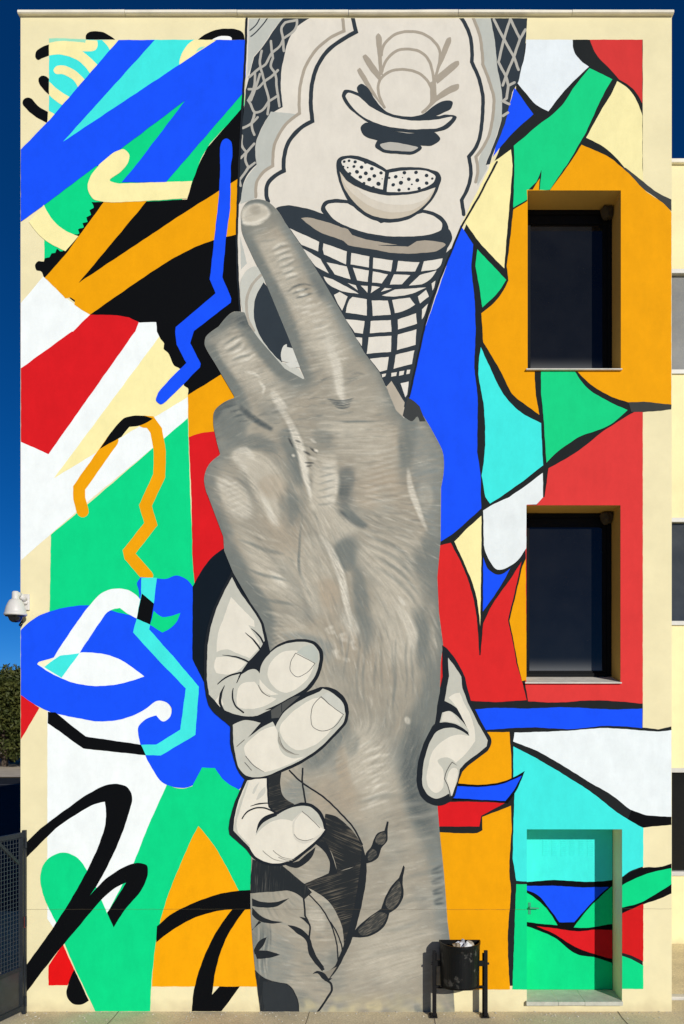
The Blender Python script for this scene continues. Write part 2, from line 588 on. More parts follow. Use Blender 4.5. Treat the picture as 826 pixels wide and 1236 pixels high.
# ventilation louvres high on the door, under the paint
M_DCYAN = paint((67, 232, 224))
bm = bmesh.new()
for (u0, u1) in ((655, 661), (666, 672), (677, 684), (688, 694), (699, 705), (709, 716)):
    for v in np.arange(1014.5, 1032, 2.4):
        p0 = back_uv(u0, v)
        p1 = back_uv(u1, v + 1.1)
        add_box(bm, FX(p0[0]), FX(p1[0]), REVEAL - 0.006, REVEAL + 0.001, FZ(p1[1]), FZ(p0[1]))
LOUVRE = bm_obj("louvre", bm, M_DCYAN, door)
tag(LOUVRE, kind="stuff")
# lever handle
bm = bmesh.new()
hu, hv = back_uv(637.5, 1095)
add_box(bm, FX(hu) , FX(hu) + 0.035, REVEAL - 0.008, REVEAL, FZ(hv) - 0.09, FZ(hv) + 0.06, 0.003)
add_tube(bm, (FX(hu) + 0.018, REVEAL, FZ(hv)), (FX(hu) + 0.018, REVEAL - 0.05, FZ(hv)), 0.011)
add_tube(bm, (FX(hu) + 0.014, REVEAL - 0.05, FZ(hv)), (FX(hu) + 0.13, REVEAL - 0.05, FZ(hv) - 0.004), 0.011, 10, 0.008)
bm_obj("handle", bm, plain("painted_handle", (0.02, 0.30, 0.17), 0.5), door)
# ------------------------------------------------------------------ the mural: flat coats of paint
# measuring frames: name -> (u offset, v offset, scale) of the facade survey the shapes were drawn in
TILE = {"px": (0, 0, 1.0), "C": (20, 30, 5.9), "C2": (200, 30, 6.8833), "Ct": (240, 0, 2.065), "G": (240, 200, 2.065),
        "H1": (280, 10, 4.13), "H2": (440, 10, 4.13), "H3": (280, 140, 4.13), "H4": (440, 140, 4.13), "H5": (280, 260, 4.13),
        "C5": (420, 260, 4.13), "C8": (400, 370, 4.13), "W": (400, 180, 5.1625), "Q": (340, 270, 4.13), "V": (240, 230, 4.13),
        "T": (240, 460, 2.6645), "E1": (230, 480, 4.13), "E5": (230, 660, 4.13), "E6": (270, 840, 5.1625), "J": (490, 770, 5.617),
        "R": (295, 930, 3.933), "Y": (320, 760, 2.6875), "F": (620, 990, 5.26)}
for _i in range(6):
    TILE["A%d" % (_i + 1)] = (0, 200 * _i, 2.7533)
    TILE["B%d" % (_i + 1)] = (526, 200 * _i, 2.7533)

def parse(txt):
    """'A1:10,20 30,40~ ...' -> [(u, v, smooth, w)]"""
    cur = "px"
    out = []
    for tok in txt.split():
        if ":" in tok:
            cur, tok = tok.split(":")
        sm = tok.endswith("~")
        tok = tok.rstrip("~")
        f = tok.split(",")
        ox, oy, s = TILE[cur]
        w = float(f[2]) / s if len(f) > 2 else None
        out.append((ox + float(f[0]) / s, oy + float(f[1]) / s, sm, w))
    return out, TILE[cur][2]

def curve(pts, closed=True, step=2.2):
    """corner / smooth control points -> polyline (Hermite)"""
    n = len(pts)
    P = np.array([[p[0], p[1]] for p in pts])
    S = [p[2] for p in pts]
    if not closed:
        S[0] = S[-1] = False
    out = []
    for i in range(n if closed else n - 1):
        j = (i + 1) % n
        a, b = P[i], P[j]
        L = np.linalg.norm(b - a)
        if L < 1e-6:
            continue
        if not S[i] and not S[j]:
            out.append(a)
            continue
        def tang(k):
            d0 = P[k] - P[(k - 1) % n]
            d1 = P[(k + 1) % n] - P[k]
            l0, l1 = np.linalg.norm(d0) + 1e-9, np.linalg.norm(d1) + 1e-9
            return (d0 / l0 * l1 + d1 / l1 * l0) / (l0 + l1), 1.7 * min(l0, l1)
        ta = tb = None
        if S[i]:
            d, cap_ = tang(i)
            ta = d * min(L, cap_)
        if S[j]:
            d, cap_ = tang(j)
            tb = d * min(L, cap_)
        if ta is None:
            ta = (b - a) * 1.5 - tb * 0.5
        if tb is None:
            tb = (b - a) * 1.5 - ta * 0.5
        m = max(2, int(L / step))
        for k in range(m):
            t = k / m
            out.append((2 * t**3 - 3 * t**2 + 1) * a + (t**3 - 2 * t**2 + t) * ta + (-2 * t**3 + 3 * t**2) * b + (t**3 - t**2) * tb)
    if not closed:
        out.append(P[-1])
    return np.array(out)

MURAL_ROOT = None
LAYERS = []       # (bbox, layer)
LAYER_STEP = 0.0003

def layer_for(bb):
    L = 0
    for q, l in LAYERS:
        if q[0] < bb[2] and q[2] > bb[0] and q[1] < bb[3] and q[3] > bb[1]:
            L = max(L, l)
    LAYERS.append((bb, L + 1))
    return L + 1

def hand_drawn(lp, clampbox):
    """break long edges and let the brush wander a few millimetres; neighbours share the same wander"""
    out = []
    n = len(lp)
    for i in range(n):
        a, b = lp[i], lp[(i + 1) % n]
        L = np.linalg.norm(b - a)
        m = max(1, min(60, int(L / 4.0)))
        for k in range(m):
            out.append(a + (b - a) * k / m)
    o = np.array(out)
    u, v = o[:, 0].copy(), o[:, 1].copy()
    o[:, 0] += 0.10 * np.sin(v * 0.61 + u * 0.13) + 0.13 * np.sin(v * 0.27 + 1.3) + 0.03 * np.sin(v * 1.37 + u * 0.7)
    o[:, 1] += 0.10 * np.sin(u * 0.57 + v * 0.17 + 2.0) + 0.13 * np.sin(u * 0.23 + 0.4) + 0.03 * np.sin(u * 1.29 - v * 0.6)
    if clampbox:
        o[:, 0] = np.clip(o[:, 0], clampbox[0], clampbox[1])
        o[:, 1] = np.clip(o[:, 1], clampbox[2], clampbox[3])
    keep = np.ones(len(o), bool)
    keep[1:] = np.linalg.norm(np.diff(o, axis=0), axis=1) > 1e-3
    return o[keep]

def coat(name, mat, loops, parent=None, y=None, cut=True, clampbox=(25.4, 810.6, 22.4, 1220.6)):
    """one coat of paint: union of closed loops (facade cm), as a thin sheet on the wall"""
    cl = []
    for lp in loops:
        lp = np.asarray(lp, dtype=float).copy()
        if clampbox:
            lp[:, 0] = np.clip(lp[:, 0], clampbox[0], clampbox[1])
            lp[:, 1] = np.clip(lp[:, 1], clampbox[2], clampbox[3])
        keep = np.ones(len(lp), bool)
        keep[1:] = np.linalg.norm(np.diff(lp, axis=0), axis=1) > 1e-3
        if np.linalg.norm(lp[0] - lp[-1]) < 1e-3:
            keep[-1] = False
        cl.append(lp[keep])
    cl = [hand_drawn(lp, clampbox) for lp in cl]
    allp = np.concatenate(cl)
    bb = (allp[:, 0].min(), allp[:, 1].min(), allp[:, 0].max(), allp[:, 1].max())
    holes = []
    if cut:
        for (a, b, t, d) in OPENINGS:
            if a < bb[2] and b > bb[0] and t < bb[3] and d > bb[1]:
                holes.append([(a, t), (b, t), (b, d), (a, d)])
    def keepf(c):
        m = np.zeros(len(c), bool)
        for lp in cl:
            m |= winding(c, lp)
        if holes:
            m &= ~in_openings(c)
        return m
    v2, tri = cdt_region([list(map(tuple, lp)) for lp in cl] + holes, keepf)
    if y is None:
        y = -(0.001 + LAYER_STEP * layer_for(bb))
    # face the street
    p, q, r = v2[tri[:, 0]], v2[tri[:, 1]], v2[tri[:, 2]]
    s = (q[:, 0] - p[:, 0]) * (r[:, 1] - p[:, 1]) - (q[:, 1] - p[:, 1]) * (r[:, 0] - p[:, 0])
    tri[s > 0] = tri[s > 0][:, ::-1]
    verts = np.column_stack([FX(v2[:, 0]), np.full(len(v2), y), FZ(v2[:, 1])])
    return mesh_obj(name, verts.tolist(), tri.tolist(), mat, parent if parent is not None else MURAL_ROOT)

def as_mat(c):
    return c if isinstance(c, bpy.types.Material) else paint(c)

def P(name, color, txt, **kw):
    pts, _ = parse(txt)
    return coat(name, as_mat(color), [curve(pts)], **kw)

def outline_of(txt, width, cap=True):
    pts, s = parse(txt)
    c = curve(pts, closed=False, step=2.0)
    w0 = width / s
    n = len(c)
    if n < 2:
        return []
    # width along the stroke, tapering where points carry their own width
    ws = [p[3] if p[3] is not None else w0 for p in pts]
    cp = np.array([[p[0], p[1]] for p in pts])
    d = np.concatenate([[0], np.cumsum(np.linalg.norm(np.diff(c, axis=0), axis=1))])
    key = [0.0]
    k = 0
    for q in cp[1:]:
        k2 = k + int(np.argmin(np.linalg.norm(c[k:] - q, axis=1)))
        key.append(d[k2] + 1e-6 * len(key))
        k = k2
    W = np.interp(d, key, ws) / 2
    seg = np.diff(c, axis=0)
    seg /= np.linalg.norm(seg, axis=1)[:, None] + 1e-9
    nor = np.column_stack([-seg[:, 1], seg[:, 0]])
    N = np.zeros_like(c)
    N[0], N[-1] = nor[0], nor[-1]
    for i in range(1, n - 1):
        m = nor[i - 1] + nor[i]
        m /= np.linalg.norm(m) + 1e-9
        N[i] = m / max(0.45, float(m @ nor[i]))
    left = c + N * W[:, None]
    right = c - N * W[:, None]
    lp = [tuple(x) for x in left]
    if cap:
        a0 = math.atan2(nor[-1][1], nor[-1][0])
        lp += [(c[-1][0] + W[-1] * math.cos(a0 - math.pi * k / 6), c[-1][1] + W[-1] * math.sin(a0 - math.pi * k / 6)) for k in range(1, 6)]
    lp += [tuple(x) for x in right[::-1]]
    if cap:
        a0 = math.atan2(-nor[0][1], -nor[0][0])
        lp += [(c[0][0] + W[0] * math.cos(a0 - math.pi * k / 6), c[0][1] + W[0] * math.sin(a0 - math.pi * k / 6)) for k in range(1, 6)]
    return lp

def K(name, color, width, *txts, cap=True, **kw):
    """brush lines of about the given width; several lines make one coat"""
    return coat(name, as_mat(color), [outline_of(t, width, cap) for t in txts], **kw)

def streak_paint(name, dark, light, angle, scale=120.0, stretch=26.0, lo=0.58, hi=0.82):
    """dry-brushed paint: fine strokes of a lighter tone dragged across a dark one"""
    m = bpy.data.materials.new(name)
    nt, b = nodes_of(m)
    b.inputs["Roughness"].default_value = 0.75
    b.inputs["Specular IOR Level"].default_value = 0.05
    tc = stucco(nt, b)
    mp = nt.nodes.new("ShaderNodeMapping")
    mp.vector_type = 'TEXTURE'
    mp.inputs["Rotation"].default_value = (0, -math.radians(angle), 0)
    mp.inputs["Scale"].default_value = (stretch, 1, 1)
    nt.links.new(tc.outputs["Object"], mp.inputs["Vector"])
    n = nt.nodes.new("ShaderNodeTexNoise")
    n.inputs["Scale"].default_value = scale
    n.inputs["Detail"].default_value = 3
    nt.links.new(mp.outputs["Vector"], n.inputs["Vector"])
    n2 = nt.nodes.new("ShaderNodeTexNoise")
    n2.inputs["Scale"].default_value = 4.0
    n2.inputs["Detail"].default_value = 2
    nt.links.new(tc.outputs["Object"], n2.inputs["Vector"])
    ad = nt.nodes.new("ShaderNodeMath")
    ad.operation = 'MULTIPLY_ADD'
    ad.inputs[1].default_value = 0.45
    nt.links.new(n2.outputs["Fac"], ad.inputs[0])
    nt.links.new(n.outputs["Fac"], ad.inputs[2])
    mr = nt.nodes.new("ShaderNodeMapRange")
    mr.inputs["From Min"].default_value = lo + 0.225
    mr.inputs["From Max"].default_value = hi + 0.225
    nt.links.new(ad.outputs[0], mr.inputs["Value"])
    mx = nt.nodes.new("ShaderNodeMix")
    mx.data_type = 'RGBA'
    mx.inputs["A"].default_value = paint_rgb(dark)
    mx.inputs["B"].default_value = paint_rgb(light)
    nt.links.new(mr.outputs["Result"], mx.inputs["Factor"])
    nt.links.new(mx.outputs["Result"], b.inputs["Base Color"])
    return m

BLUE = (24, 82, 255)
GREEN = (6, 214, 134)
GREEN2 = (22, 209, 131)
CYAN = (66, 232, 224)
ORANGE = (240, 163, 0)
RED = (217, 28, 34)
RED2 = (222, 60, 58)
CRM = (251, 238, 172)
WHITE = (244, 248, 246)
BLACK = (8, 12, 15)
INK = (34, 37, 38)
SLATE = (50, 58, 65)
BONE = (225, 217, 203)
BONEG = (200, 199, 188)
GREYB = (190, 191, 182)
TAN = (170, 159, 143)
SKINL = (228, 221, 205)
SKING = (196, 194, 181)
OUT = (32, 37, 43)

_rect = [(59.5, 48), (776, 48), (776, 1190), (59.5, 1190)]
MURAL_ROOT = building
MURAL_ROOT = coat("mural", M_WALL, [_rect], y=-0.0008)
MURAL_ROOT["label"] = "mural of clasped grey hands among bright abstract shapes"
# ---- left third
P("white_patch", WHITE, "A2:68,457 145,368 220,440 300,495 465,520 520,520 A3:625,215 625,292 A4:310,0 78,203 68,210")
P("cream_triangle", CRM, "A3:530,18 600,60 640,190 625,218 180,488")
P("red_patch", RED, "A2:300,495 390,497~ 430,505~ 462,520 A3:450,0 162,408 68,367 68,123 240,0 A2:243,551")
P("green_patch", GREEN, "A3:625,288 633,551 A4:648,300 640,430 165,430 170,125 A3:320,551")
P("green_patch", GREEN, "A1:813,300 813,354 700,475 672,520 660,551 A2:640,60 600,122 345,122 380,160 220,310 148,330 148,125 A1:380,500 600,325 640,330")
P("black_patch", BLACK, "A1:813,350 690,490 672,525 660,551 A2:640,53 622,112 480,120 305,121 312,140~ 298,148~ 303,163~ 288,172~ 292,187~ 275,192~ 280,205~ 260,212~ 264,226~ 246,228 215,282 200,285~ 190,276~ 184,290~ 172,291~ 165,304~ 150,308~ 147,319~ 130,317~ 117,332~ 122,348~ 136,351~ 145,368 300,495 390,497 430,505 465,521 520,520 A3:522,0 535,25~ 546,40~ 544,58~ 560,72~ 570,95~ 580,115~ 598,124~ 610,165~ 612,180~ 624,188~ 625,213 735,145 px:300,460 300,126")
P("orange_band", ORANGE, "A2:345,122 490,116 262,390 400,298~ 480,245~ 600,165 793,43 793,228 720,245~ 640,275~ 560,318~ 480,370~ 400,425~ 300,495 272,480 248,462 250,447 236,438 218,441 150,372 215,300")
P("orange_patch", ORANGE, "A3:625,212 740,141 850,200 850,300 712,333~ 680,336~ 628,352")
P("red_patch", RED, "A3:628,352 680,336~ 712,333 800,420 A4:780,0 790,175 745,176 690,240~ 648,300 640,200 A3:637,551")
# upper left corner scrolls
P("cyan_patch", CYAN, "C:233,100 233,612 275,640 735,112")
P("mint_strip", (156, 226, 192), "C:233,97 360,98~ 495,106 497,132 420,118~ 300,118~ 233,128")
P("cream_scroll", CRM, "C:233,128 300,118~ 420,120~ 490,130 495,108 575,112 580,150~ 565,178~ 540,188~ 470,190 520,230~ 588,295 535,362 490,300~ 430,250~ 350,220~ 290,212~ 233,220")
P("cream_scroll", CRM, "C:610,112 732,110 672,190 640,140~")
P("cream_scroll", CRM, "C:265,325~ 280,300~ 320,290~ 370,300~ 430,335~ 470,375~ 500,408 445,467 420,410~ 370,370~ 320,352~ 280,350~")
P("cream_scroll", CRM, "C:235,405 300,465~ 392,522 345,582 290,550~ 233,500")
P("cream_scroll", CRM, "C:228,612 280,640 226,700")
for s in ("C:495,105 495,75~ 520,52~ 560,46~ 620,55~ 670,82~ 703,105", "C:232,140 180,162~ 140,195~ 135,230~ 155,252~ 180,240~ 232,218",
          "C:232,385 210,368~ 180,364~ 157,385~ 165,420~ 200,465~ 232,497", "C:225,620 150,575~ 105,525~ 75,518~ 48,535~ 45,560~ 75,600~ 130,650~ 220,698"):
    P("black_stroke", BLACK, s)
P("cyan_patch", CYAN, "A1:500,133 660,133 598,215 205,476")
P("cream_scroll", CRM, "C2:240,126 395,126 420,133 115,332 118,290~ 150,215~ 190,160~")
P("mint_strip", (150, 226, 205), "C2:255,225 280,195~ 330,180 300,205")
P("black_stroke", BLACK, "C2:270,125 330,80~ 420,45~ 510,33~ 590,40~ 640,65~ 657,125")
P("white_patch", (250, 250, 246), "C2:385,127 420,108~ 480,95~ 530,98~ 548,110~ 550,128")
P("blue_band", BLUE, "A1:66,498 165,400 395,134 515,134 210,472 720,134 826,134 820,230 810,308 600,551 A2:552,56 405,56 A1:452,551 617,334 390,505 330,551 A2:320,2 150,130 68,187")
P("cream_stroke", CRM, "A1:328,551 388,503~ 412,497~ 430,515~ 425,545~ A2:400,22~ 366,50~ 400,60 640,52 622,109 345,121~ 310,110~ 293,80~ 300,40~ 330,0")
P("cream_stroke", CRM, "A2:147,131 165,165~ 205,208~ 262,235 218,285 170,260~ 130,230~ 98,188")
P("blue_stroke", BLUE, "A1:733,551 733,490~ 740,468~ 752,461~ 768,470~ 773,500~ A2:768,0 766,140 752,240 740,372 770,442 768,455 A3:645,0 633,40 668,108 665,120 550,235~ 535,243~ 520,232~ 525,208~ 620,105 588,45 583,0 A2:585,537 717,425 698,378 728,110")
K("orange_stroke", ORANGE, 40, "A4:276,48 264,5 A3:264,520 375,362")
K("orange_stroke", ORANGE, 40, "A3:478,300 500,302 520,330 532,400 530,480 A4:484,28 502,90 430,182 433,197 490,262")
P("black_stroke", BLACK, "A3:332,391 415,288~ 450,280~ 485,282~ 509,291 470,311~ 430,318 405,350")
# blue eye and the shapes round it
P("white_patch", WHITE, "A5:158,150 560,120 600,300 560,410 490,551 A6:445,115 380,330 185,340 158,300")
P("blue_eye", BLUE, "A4:68,443 120,400~ 200,371~ 295,360~ 400,385~ 460,400 462,310~ 456,285~ 468,266 520,270 560,270~ 582,261~ 620,273~ 642,298 655,551 A5:700,60 775,210 785,290 830,380 795,422 740,385~ 715,350 672,348 665,385~ 640,408~ 590,415~ 545,400~ 500,340~ 480,300~ 465,260~ 462,210~ 485,188~ 520,175 545,195~ 565,180~ 570,150~ 555,132~ 525,126~ 490,150~ 430,180~ 340,195~ 250,182~ 160,160~ 68,107")
P("white_lens", WHITE, "A4:130,548 180,535~ 240,520~ 320,518~ 400,540~ A5:440,15~ 480,45 420,65~ 340,77~ 260,70~ 190,45~ 125,5")
P("cream_tip", (250, 242, 205), "A4:130,548 200,527 165,551 A5:148,14 125,5")
P("white_arch", WHITE, "A4:168,551 240,440~ 295,365~ 335,322~ 385,304~ 435,313~ 472,345 455,403 425,388~ 398,370~ 365,378~ 330,420~ 290,480~ 245,549")
P("cyan_patch", CYAN, "A4:200,527 265,519 A5:205,50 148,14 A4:165,551")
P("green_patch", GREEN, "A4:385,374 400,368~ 408,384 395,378~")
P("green_patch", GREEN, "A4:512,378 540,398~ 570,395~ 600,385 580,425~ 540,450 500,425")
P("cyan_stroke", CYAN, "A4:470,268 522,268 512,355 500,425 497,440 590,545 A5:662,80 650,240 535,308 485,307 470,272 520,272 600,222 618,85 A4:520,535 443,450 455,403 470,320")
P("black_stroke", BLACK, "A4:472,320 513,355 500,424 455,404")
P("black_stroke", BLACK, "A5:160,163 185,165 285,245 470,272 485,307 278,285 160,200")
P("red_patch", RED, "A5:68,107 132,150 68,255")
# foot of the wall
P("green_patch", GREEN, "A5:555,405 600,418~ 640,410 672,348 715,350 740,385~ 795,422 870,480 870,551 A6:850,15 850,220 520,380 505,500~ 500,608 318,608 250,465 215,382 185,308~ 150,235~ 135,170~ 145,120~ 180,88~ 215,80~ 255,95~ 290,140~ 320,195 357,282 445,115 A5:490,551")
P("red_patch", (228, 20, 22), "A6:162,455 210,385 248,470 225,521 162,521")
P("orange_patch", (246, 168, 0), "A6:660,-8 700,40~ 760,140~ 795,210 870,250 870,525 505,525 510,460~ 520,370~ 550,250~ 600,120~ 640,30~")
P("black_stroke", BLACK, "A6:66,483 180,325~ 240,230~ 300,120~ 335,40~ A5:352,530~ 350,462 320,468~ 260,500~ 185,551 A6:66,115 66,64 A5:135,551 230,480~ 300,432~ 350,408~ 390,402~ 425,415~ 440,445~ 430,495~ A6:405,20~ 375,90~ 325,185~ 300,222 350,170~ 420,125~ 462,114~ 488,122~ 492,150~ 470,205~ 420,265~ 378,328 357,280 420,180 390,193~ 335,240~ 280,305~ 200,400~ 66,575")
P("black_stroke", BLACK, "A6:248,468 228,515~ 223,555~ 240,580~ 265,586~ 296,572")
P("black_stroke", BLACK, "A6:522,325 570,285~ 650,245~ 740,215~ 870,203 870,262 815,270 760,350~ 720,460~ 706,552 730,525 798,525 737,610 638,610 645,540~ 670,450~ 710,360~ 772,268 720,275~ 640,300~ 570,340~ 520,378")
P("navy_patch", (16, 26, 36), "E5:168,8 100,60~ 50,130~ 12,200 10,560 66,672 120,700 420,620 420,400 220,110")
# ---- right third: leaded-glass shapes over a dark ground
P("dark_lines", INK, "px:490,445 560,278 600,188 622,130 625,60 640,48 776,48 776,1002 776,1190 532,1190 520,640")
P("white_patch", (232, 238, 240), "B1:300,132 455,132 462,175~ 480,200~ 510,222 430,300~ 375,370 330,345~ 300,310~ 268,272 290,210~ 300,160")
P("red_patch", (214, 58, 56), "B1:512,132 687,132 687,345 660,300~ 610,265 580,230~ 540,190~")
P("green_patch", GREEN2, "B1:512,226 587,264 560,310~ 500,440 435,551 B2:425,12 380,80 346,82 352,14 335,55 310,78 306,112 258,140 262,0 B1:260,485 330,425~ 420,350~ 460,290~")
P("orange_patch", ORANGE, "B2:322,81 346,42 343,81")
P("blue_patch", BLUE, "B1:262,292 325,380 240,460~ 190,522 215,440~ 245,350~")
P("cream_patch", (247, 234, 172), "B1:603,270 640,295~ 668,335~ 687,385 687,551 B2:690,62 640,20~ B1:600,525~ 560,490~ 500,458 540,385~ 590,300~")
P("black_stroke", (66, 68, 66), "B2:605,0 632,8 680,45~ 730,85~ 784,113 784,152 740,112~ 690,77~ 640,25~")
P("orange_patch", ORANGE, "B1:485,482 540,505~ 590,532~ 612,551 B2:650,35~ 700,87~ 760,128~ 785,157 B3:783,245 690,234 640,236 580,215~ 520,180~ 470,133 329,133 332,200~ 345,278 300,245~ 258,212~ 220,140~ 158,36 B2:152,490 200,450~ 242,382 236,335 248,240~ 258,146 305,118 303,80 380,82 B1:440,551")
P("cream_patch", (250, 236, 170), "B2:165,8 B1:250,497 256,551 B2:248,100 235,250 228,341 150,260~ 95,185 130,90")
P("blue_patch", BLUE, "px:556,272 B2:125,262 118,340 130,450 133,551 B3:128,120 140,220 138,400 150,480 150,551 B4:152,38 100,85~ 60,120~ 18,147 px:500,660 500,560 485,490 493,470 518,365")
P("green_patch", GREEN2, "B2:138,278 235,380 195,435~ 155,471 145,400 132,335")
P("cyan_patch", CYAN, "B3:150,52 185,130~ 220,200~ 260,250~ 350,305 357,445 300,490~ 215,551 B4:180,22 165,0 B3:153,480 163,400~ 160,250~ 142,130~")
P("green_patch", GREEN2, "B3:350,132 462,132 500,185~ 560,225~ 638,262 580,310~ 470,355~ 400,405~ 368,436 358,280 350,200")
P("red_patch", RED2, "B3:375,455 470,400~ 560,330~ 660,268 688,266 B5:688,136 520,125~ 400,132~ 307,128 298,72 B4:299,551 299,25 335,27 355,0 B3:362,551")
P("black_stroke", (62, 64, 62), "B3:640,236 690,234 740,239~ 783,244 783,259 740,264~ 685,268 650,268")
P("white_patch", (232, 237, 236), "B3:356,470 357,551 B4:335,25 302,25 301,170 250,228~ 205,241~ 175,205~ 160,160 158,45 200,20~ B3:245,551 310,505~")
P("orange_patch", ORANGE, "B4:299,205 302,551 B5:301,57 287,61 272,0 B4:263,500~ 245,410 265,330 288,230")
P("cream_patch", CRM, "B4:152,62 152,200 148,430 130,310~ 95,220~ 62,148 110,100~")
P("blue_patch", BLUE, "B4:158,200 180,245~ 205,258~ 248,238 200,320~ 157,380")
P("red_patch", (219, 42, 42), "B4:50,152 -40,175 -60,290 -60,551 B5:60,130 110,126 200,131 302,124 290,72 268,0 B4:260,500 240,408 262,320 285,215 250,270~ 190,355~ 158,420 149,525 145,525 140,440 128,350~ 98,250~")
P("blue_patch", BLUE, "B5:100,158 200,150~ 300,152~ 420,148~ 600,155~ 687,152 687,217 560,210~ 460,220~ 320,215~ 120,228")
P("black_stroke", INK, "B5:686,215 740,221 784,212 784,224 740,229 686,226")
P("white_patch", (236, 242, 242), "B5:262,232 450,225~ 560,217~ 650,222~ 740,228~ 784,224 784,513 700,508~ 650,490~ 600,450~ 500,390~ 420,340~ 330,290~ 258,262")
P("black_stroke", BLACK, "B5:650,489 700,507 784,512 784,539 740,542~ 690,548 640,520")
P("orange_patch", ORANGE, "B5:100,231 245,230 252,320 252,385 200,400~ 130,405~ 40,395 60,300")
P("cyan_patch", CYAN, "B5:258,278 330,315~ 420,368~ 520,432~ 610,502~ 690,549 B6:690,126 650,140~ 618,163 560,190 268,174 256,100 258,0 B5:262,440 258,382")
P("ribbon_outline", BLACK, "B5:60,398 130,405~ 200,400~ 250,385~ 296,359 268,425~ 240,467 150,457 40,457")
P("blue_ribbon", BLUE, "B5:60,408 150,412~ 210,405~ 286,375 265,415~ 232,459 150,455~ 40,448")
P("red_patch", RED, "B5:-5,468 60,462~ 130,462~ 230,466 152,508 145,544 -5,544")
P("orange_patch", ORANGE, "B5:155,512 250,475 253,551 B6:245,150~ 250,200~ 240,350~ 247,535 20,535 -15,350 0,12 140,14~ 155,5")
P("green_patch", GREEN, "B6:268,185 320,185 320,535 255,535 260,400~ 265,250~")
P("black_stroke", BLACK, "B6:616,164 690,130~ 740,128~ 784,117 784,216 740,235~ 690,252~ 618,282")
P("green_patch", GREEN, "B6:616,190 690,155~ 740,140~ 784,132 784,185 740,212~ 690,242~ 618,263")
P("red_patch", (210, 28, 30), "B6:616,284 690,249 690,442 650,422~ 616,413")
P("green_patch", GREEN, "B6:616,422 650,434~ 690,456 690,533 616,533")

# ---- the door's own coats, on the plane of the door
def D(name, color, txt, lvl):
    pts, _ = parse(txt)
    c = curve(pts)
    c = np.array([back_uv(u, v) for u, v in c])
    a, b, t, d = OPENINGS[2]
    coat(name, as_mat(color), [c], parent=door, y=REVEAL - 0.001 * lvl, cut=False, clampbox=(a + 0.6, b - 0.6, t + 0.6, d - 0.8))
D("black_stroke", BLACK, "F:60,380 300,380~ 400,388~ 660,375 660,920 520,872~ 400,850~ 270,752~ 60,665", 1)
D("cyan_patch", CYAN, "F:60,20 690,20 690,378 620,380 520,390~ 400,388~ 280,380~ 60,396", 2)
D("blue_patch", BLUE, "F:60,418 300,418~ 400,425~ 605,423 520,500~ 385,648 290,648 215,545~ 160,480~ 60,438", 2)
D("green_patch", GREEN, "F:60,445 88,462 150,505~ 200,550~ 280,667 200,660~ 60,643", 2)
D("green_patch", GREEN, "F:382,682 450,590~ 520,515 620,422 690,422 690,660 600,660 500,680~", 2)
D("red_patch", RED, "F:145,672 290,690~ 400,705~ 520,695~ 690,702 690,895 520,852~ 400,808~ 250,718~", 2)
# ---- centre column: cup, lace and scales behind the hand
P("cup_ground", BONE, "px:299,22 636,22 635,45 631,70 624,100 616,120 607,150 590,204 556,272 512,400 493,480 520,560 300,560 291,400 287,290 289,200 296,120")
P("grey_fold", GREYB, "H1:86,48 260,48 205,112~ 150,195~ 108,242 95,300 78,340 82,200")
K("ink_line", SLATE, 6, "H1:92,112 120,85~ 140,50", "H1:95,142 140,102~ 178,50")
P("dark_scales", SLATE, "H1:258,48 395,48 330,90~ 288,150~ 262,240~ 247,320~ 245,400~ 255,495 215,515~ 180,545~ 160,578 H3:150,60~ 122,130~ 118,200~ 125,245 95,272~ 70,310~ 52,370 45,425 32,450 40,280 45,120 55,20 H1:65,480 70,410 90,330 110,245 150,200~ 210,110~")
K("scale_net", (180, 176, 166), 12, "H1:325,62 320,100~ 285,135 255,155", "H1:270,72 325,60", "H1:268,72 250,95~ 255,155~ 260,215", "H1:195,165 200,215~ 205,250 195,290~ 215,325~ 225,400~ 238,490",
  "H1:255,160 240,190~ 200,225~ 165,285~ 140,300 115,320~ 85,345", "H1:150,215 140,270~ 150,320~ 165,380~ 185,470~ 178,530", "H1:230,310 200,340~ 165,365~ 130,400~ 85,405",
  "H1:115,320 110,400~ 82,462 95,480~ 115,520~ 145,515~ 185,465 225,440", "H1:140,330 118,400~ 95,460", "H1:115,520 100,575", "H3:112,0 100,40~ 112,95", "H3:55,62 90,45~ 128,8",
  "H3:50,100 55,160~ 75,182 112,140", "H3:75,180 45,212", "H3:72,180 70,230~ 85,258 115,235", "H3:85,255 55,300~ 38,322 45,350")
P("grey_fold", GREYB, "H3:195,-20 320,-8 245,70~ 212,140~ 200,248 155,280~ 125,325~ 115,412 45,440 55,360~ 75,310~ 126,247 119,200~ 123,130~ 152,60~")
P("grey_fold", GREYB, "H2:550,50 632,50 652,180~ 662,290~ 685,420~ 683,560 H4:670,60~ 640,150~ 605,235 615,260 565,350 560,300~ 575,200 610,120~ 640,40~ 645,0 H2:640,460~ 610,350~ 590,280 580,180~ 565,100~")
P("dark_scales", SLATE, "H2:628,48 652,180~ 662,290~ 685,420~ 683,560 H4:690,0 660,100~ 610,228 606,246 626,242 636,202 H2:702,575 737,420 767,370 792,250~ 806,140~ 811,48")
K("scale_net", (182, 178, 168), 13, "H2:645,58 695,155 745,245 768,308", "H2:727,55 695,155 668,270 705,340 690,385", "H2:727,55 775,155 745,245 705,340", "H2:803,108 775,155", "H2:705,340 718,388 748,372", "H2:718,388 708,450 690,464 722,480", "H2:690,537 715,522")
K("lace_line", TAN, 15, "H2:542,52 570,120~ 585,200~ 590,280 620,360~ 645,450~ 640,540~ H4:620,100~ 590,160~ 555,205 565,260~ 555,330")
